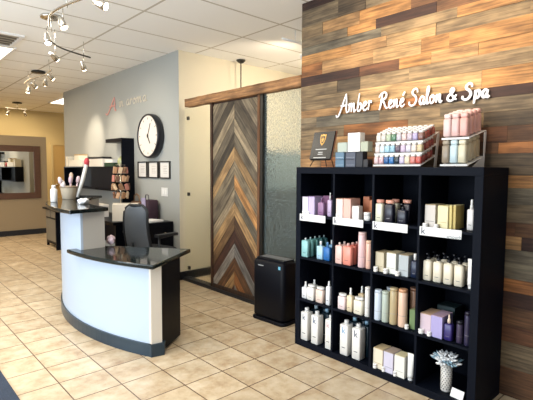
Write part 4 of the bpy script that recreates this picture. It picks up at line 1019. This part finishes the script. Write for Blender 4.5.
MB().lathe([(.0, 0), (.10, .003), (.105, .018), (.09, .03)], (2.7, 11.5, 2.955), 20).build('canopy', M_steel, t)
MB().tube([(2.7,11.5,2.83),(2.7,11.5,2.96)], .005, 6).build('standoff', M_chrome, t)
head(t, 2.52, 11.58, 2.72, (2.0, 12.9, 1.2), .12, E=30); head(t, 2.88, 11.58, 2.72, (3.6, 12.9, 1.4), .12, E=30)
t = thing('track_light', 'short white spotlight rail above the room behind the glass partition', 'track light')
MB().tube([(3.35,3.42,2.86),(3.80,3.42,2.86)], .011, 8).build('rail', M_white, t)
MB().tube([(3.55,3.42,2.86),(3.55,3.42,2.987)], .005, 6).build('standoff', M_white, t)
head(t, 3.70, 3.44, 2.74, (4.2, 5.0, 2.2), .11, E=42, white=True, size=math.radians(130)); head(t, 4.6, 3.44, 2.74, (4.9, 5.0, 2.2), .11, E=30, white=True, size=math.radians(130))
MB().tube([(3.8,3.42,2.86),(4.7,3.42,2.86)], .011, 8).build('rail', M_white, t)
# light rail above the shelf wall, out of the photograph's frame
t = thing('track_light', 'track light above the bookcase washing the plank wall', 'track light')
MB().tube([(1.75,-.4,2.84),(1.85,2.6,2.84)], .011, 8).build('rail', M_chrome, t)
for y in (-.2, 1.1, 2.4): MB().tube([(1.8,y,2.84),(1.8,y,2.987)], .004, 6).build('standoff', M_chrome, t)
head(t, 1.82, 2.0, 2.70, (3.04, 1.72, 2.42), .12, E=58, size=math.radians(75)); head(t, 1.80, 1.2, 2.70, (3.04, 1.05, 2.38), .12, E=50, size=math.radians(75)); head(t, 1.78, .2, 2.70, (2.6, .3, 0), .12, E=0)

t = thing('air_vent', 'square white ceiling air vent at the upper left', 'vent', (1.14, 6.00, 2.987))
w = MB(); w.box(-.30,.30,-.30,-.26,-.02,0); w.box(-.30,.30,.26,.30,-.02,0); w.box(-.30,-.26,-.26,.26,-.02,0); w.box(.26,.30,-.26,.26,-.02,0); w.build('frame', M_white, t)
for i in range(5):
    MB().box(-.26, .26, -.235+i*.105, -.185+i*.105, -.016, -.012, M=Matrix.Rotation(0, 4, 'X')).build('slat', mat('vent_grey', (150,142,128), .5), t)
MB().box(-.26, .26, -.26, .26, -.003, -.001).build('backing', mat('vent_dark', (90,84,74), .8), t)
M_tr = mat('troffer_lens', (255, 244, 222), .6, emit=3.2)
for (x0_, x1_, y0_, y1_, s) in ((.86, 1.50, 6.32, 7.54, 'ceiling light panel next to the air vent'), (3.22, 3.82, 9.9, 11.0, 'ceiling light panel beyond the grey wall corner')):
    t = thing('ceiling_light', 'bright rectangular '+s, 'light', ((x0_+x1_)/2, (y0_+y1_)/2, 2.987)); a_, b_ = (x1_-x0_)/2, (y1_-y0_)/2
    w = MB(); w.box(-a_,a_,-b_,-b_+.03,-.02,0); w.box(-a_,a_,b_-.03,b_,-.02,0); w.box(-a_,-a_+.03,-b_+.03,b_-.03,-.02,0); w.box(a_-.03,a_,-b_+.03,b_-.03,-.02,0); w.build('frame', M_white, t)
    MB().box(-a_+.03, a_-.03, -b_+.03, b_-.03, -.012, -.002).build('diffuser', M_tr, t)

# ---------------------------------------------------------------- LIGHT
def area(loc, rot, sx, sy, E, col):
    L = bpy.data.lights.new('day_or_fill', 'AREA'); L.shape = 'RECTANGLE'; L.size = sx; L.size_y = sy; L.energy = E; L.color = col  # used for window light and for the added fill lights
    o = bpy.data.objects.new('day_or_fill', L); C.objects.link(o); o.location = loc; o.rotation_euler = rot; return o
DAY = (.80, .90, 1.0)
area((-1.75, 3.1, 1.5), (0, -PI/2, 0), 2.3, 4.6, 165, DAY)      # daylight arriving through the side storefront glazing
area((.7, -2.45, 1.5), (PI/2, 0, 0), 3.8, 2.3, 10, DAY)         # daylight through the front glazing
area((1.0, 9.0, 2.93), (0, 0, 0), 2.2, 2.6, 42, (1,.80,.55))      # added warm fill over the far salon, no fixture behind it
area((2.0, 12.0, 2.93), (0, 0, 0), 3.0, 1.0, 30, (1,.82,.58))  # added warm fill behind the partition, without a fixture
area((.2, 2.6, 2.95), (0, 0, 0), 2.2, 2.6, 52, (1,.93,.82))      # unseen fill added to brighten the entrance floor and ceiling
area((1.3, 5.4, 2.95), (0, 0, 0), 1.0, 1.0, 20, (1,.90,.74))  # unseen fill added near the reception desk, no lamp hangs there
area((4.6, 3.2, 2.93), (0, 0, 0), 1.6, 1.6, 34, (1,.88,.70))      # added unseen fill for the inner room, besides its spot heads
W = bpy.data.worlds.new('sky'); bpy.context.scene.world = W; W.use_nodes = True
W.node_tree.nodes['Background'].inputs[0].default_value = (.75, .86, 1, 1); W.node_tree.nodes['Background'].inputs[1].default_value = .35

# ---------------------------------------------------------------- CAMERA
cam = bpy.data.cameras.new('camera'); co = bpy.data.objects.new('camera', cam); C.objects.link(co)
f = 440.0; cam.sensor_fit = 'HORIZONTAL'; cam.sensor_width = 36; cam.lens = 36*f/533; cam.clip_start = .05
ya, pi_, ro = math.radians(42.5), math.radians(4.0), math.radians(.3)
fw = Vector((math.sin(ya)*math.cos(pi_), math.cos(ya)*math.cos(pi_), -math.sin(pi_))); rt0 = Vector((math.cos(ya), -math.sin(ya), 0)); up0 = rt0.cross(fw)
rt = rt0*math.cos(ro)+up0*math.sin(ro); up = -rt0*math.sin(ro)+up0*math.cos(ro)
co.matrix_world = Matrix(((rt.x, up.x, -fw.x, 0), (rt.y, up.y, -fw.y, 0), (rt.z, up.z, -fw.z, 1.471), (0,0,0,1)))
sc = bpy.context.scene; sc.camera = co
sc.view_settings.view_transform = 'Standard'; sc.view_settings.look = 'None'; sc.view_settings.gamma = 1; sc.view_settings.use_curve_mapping = False
sc.view_settings.exposure = .56
sc.cycles.max_bounces = 8
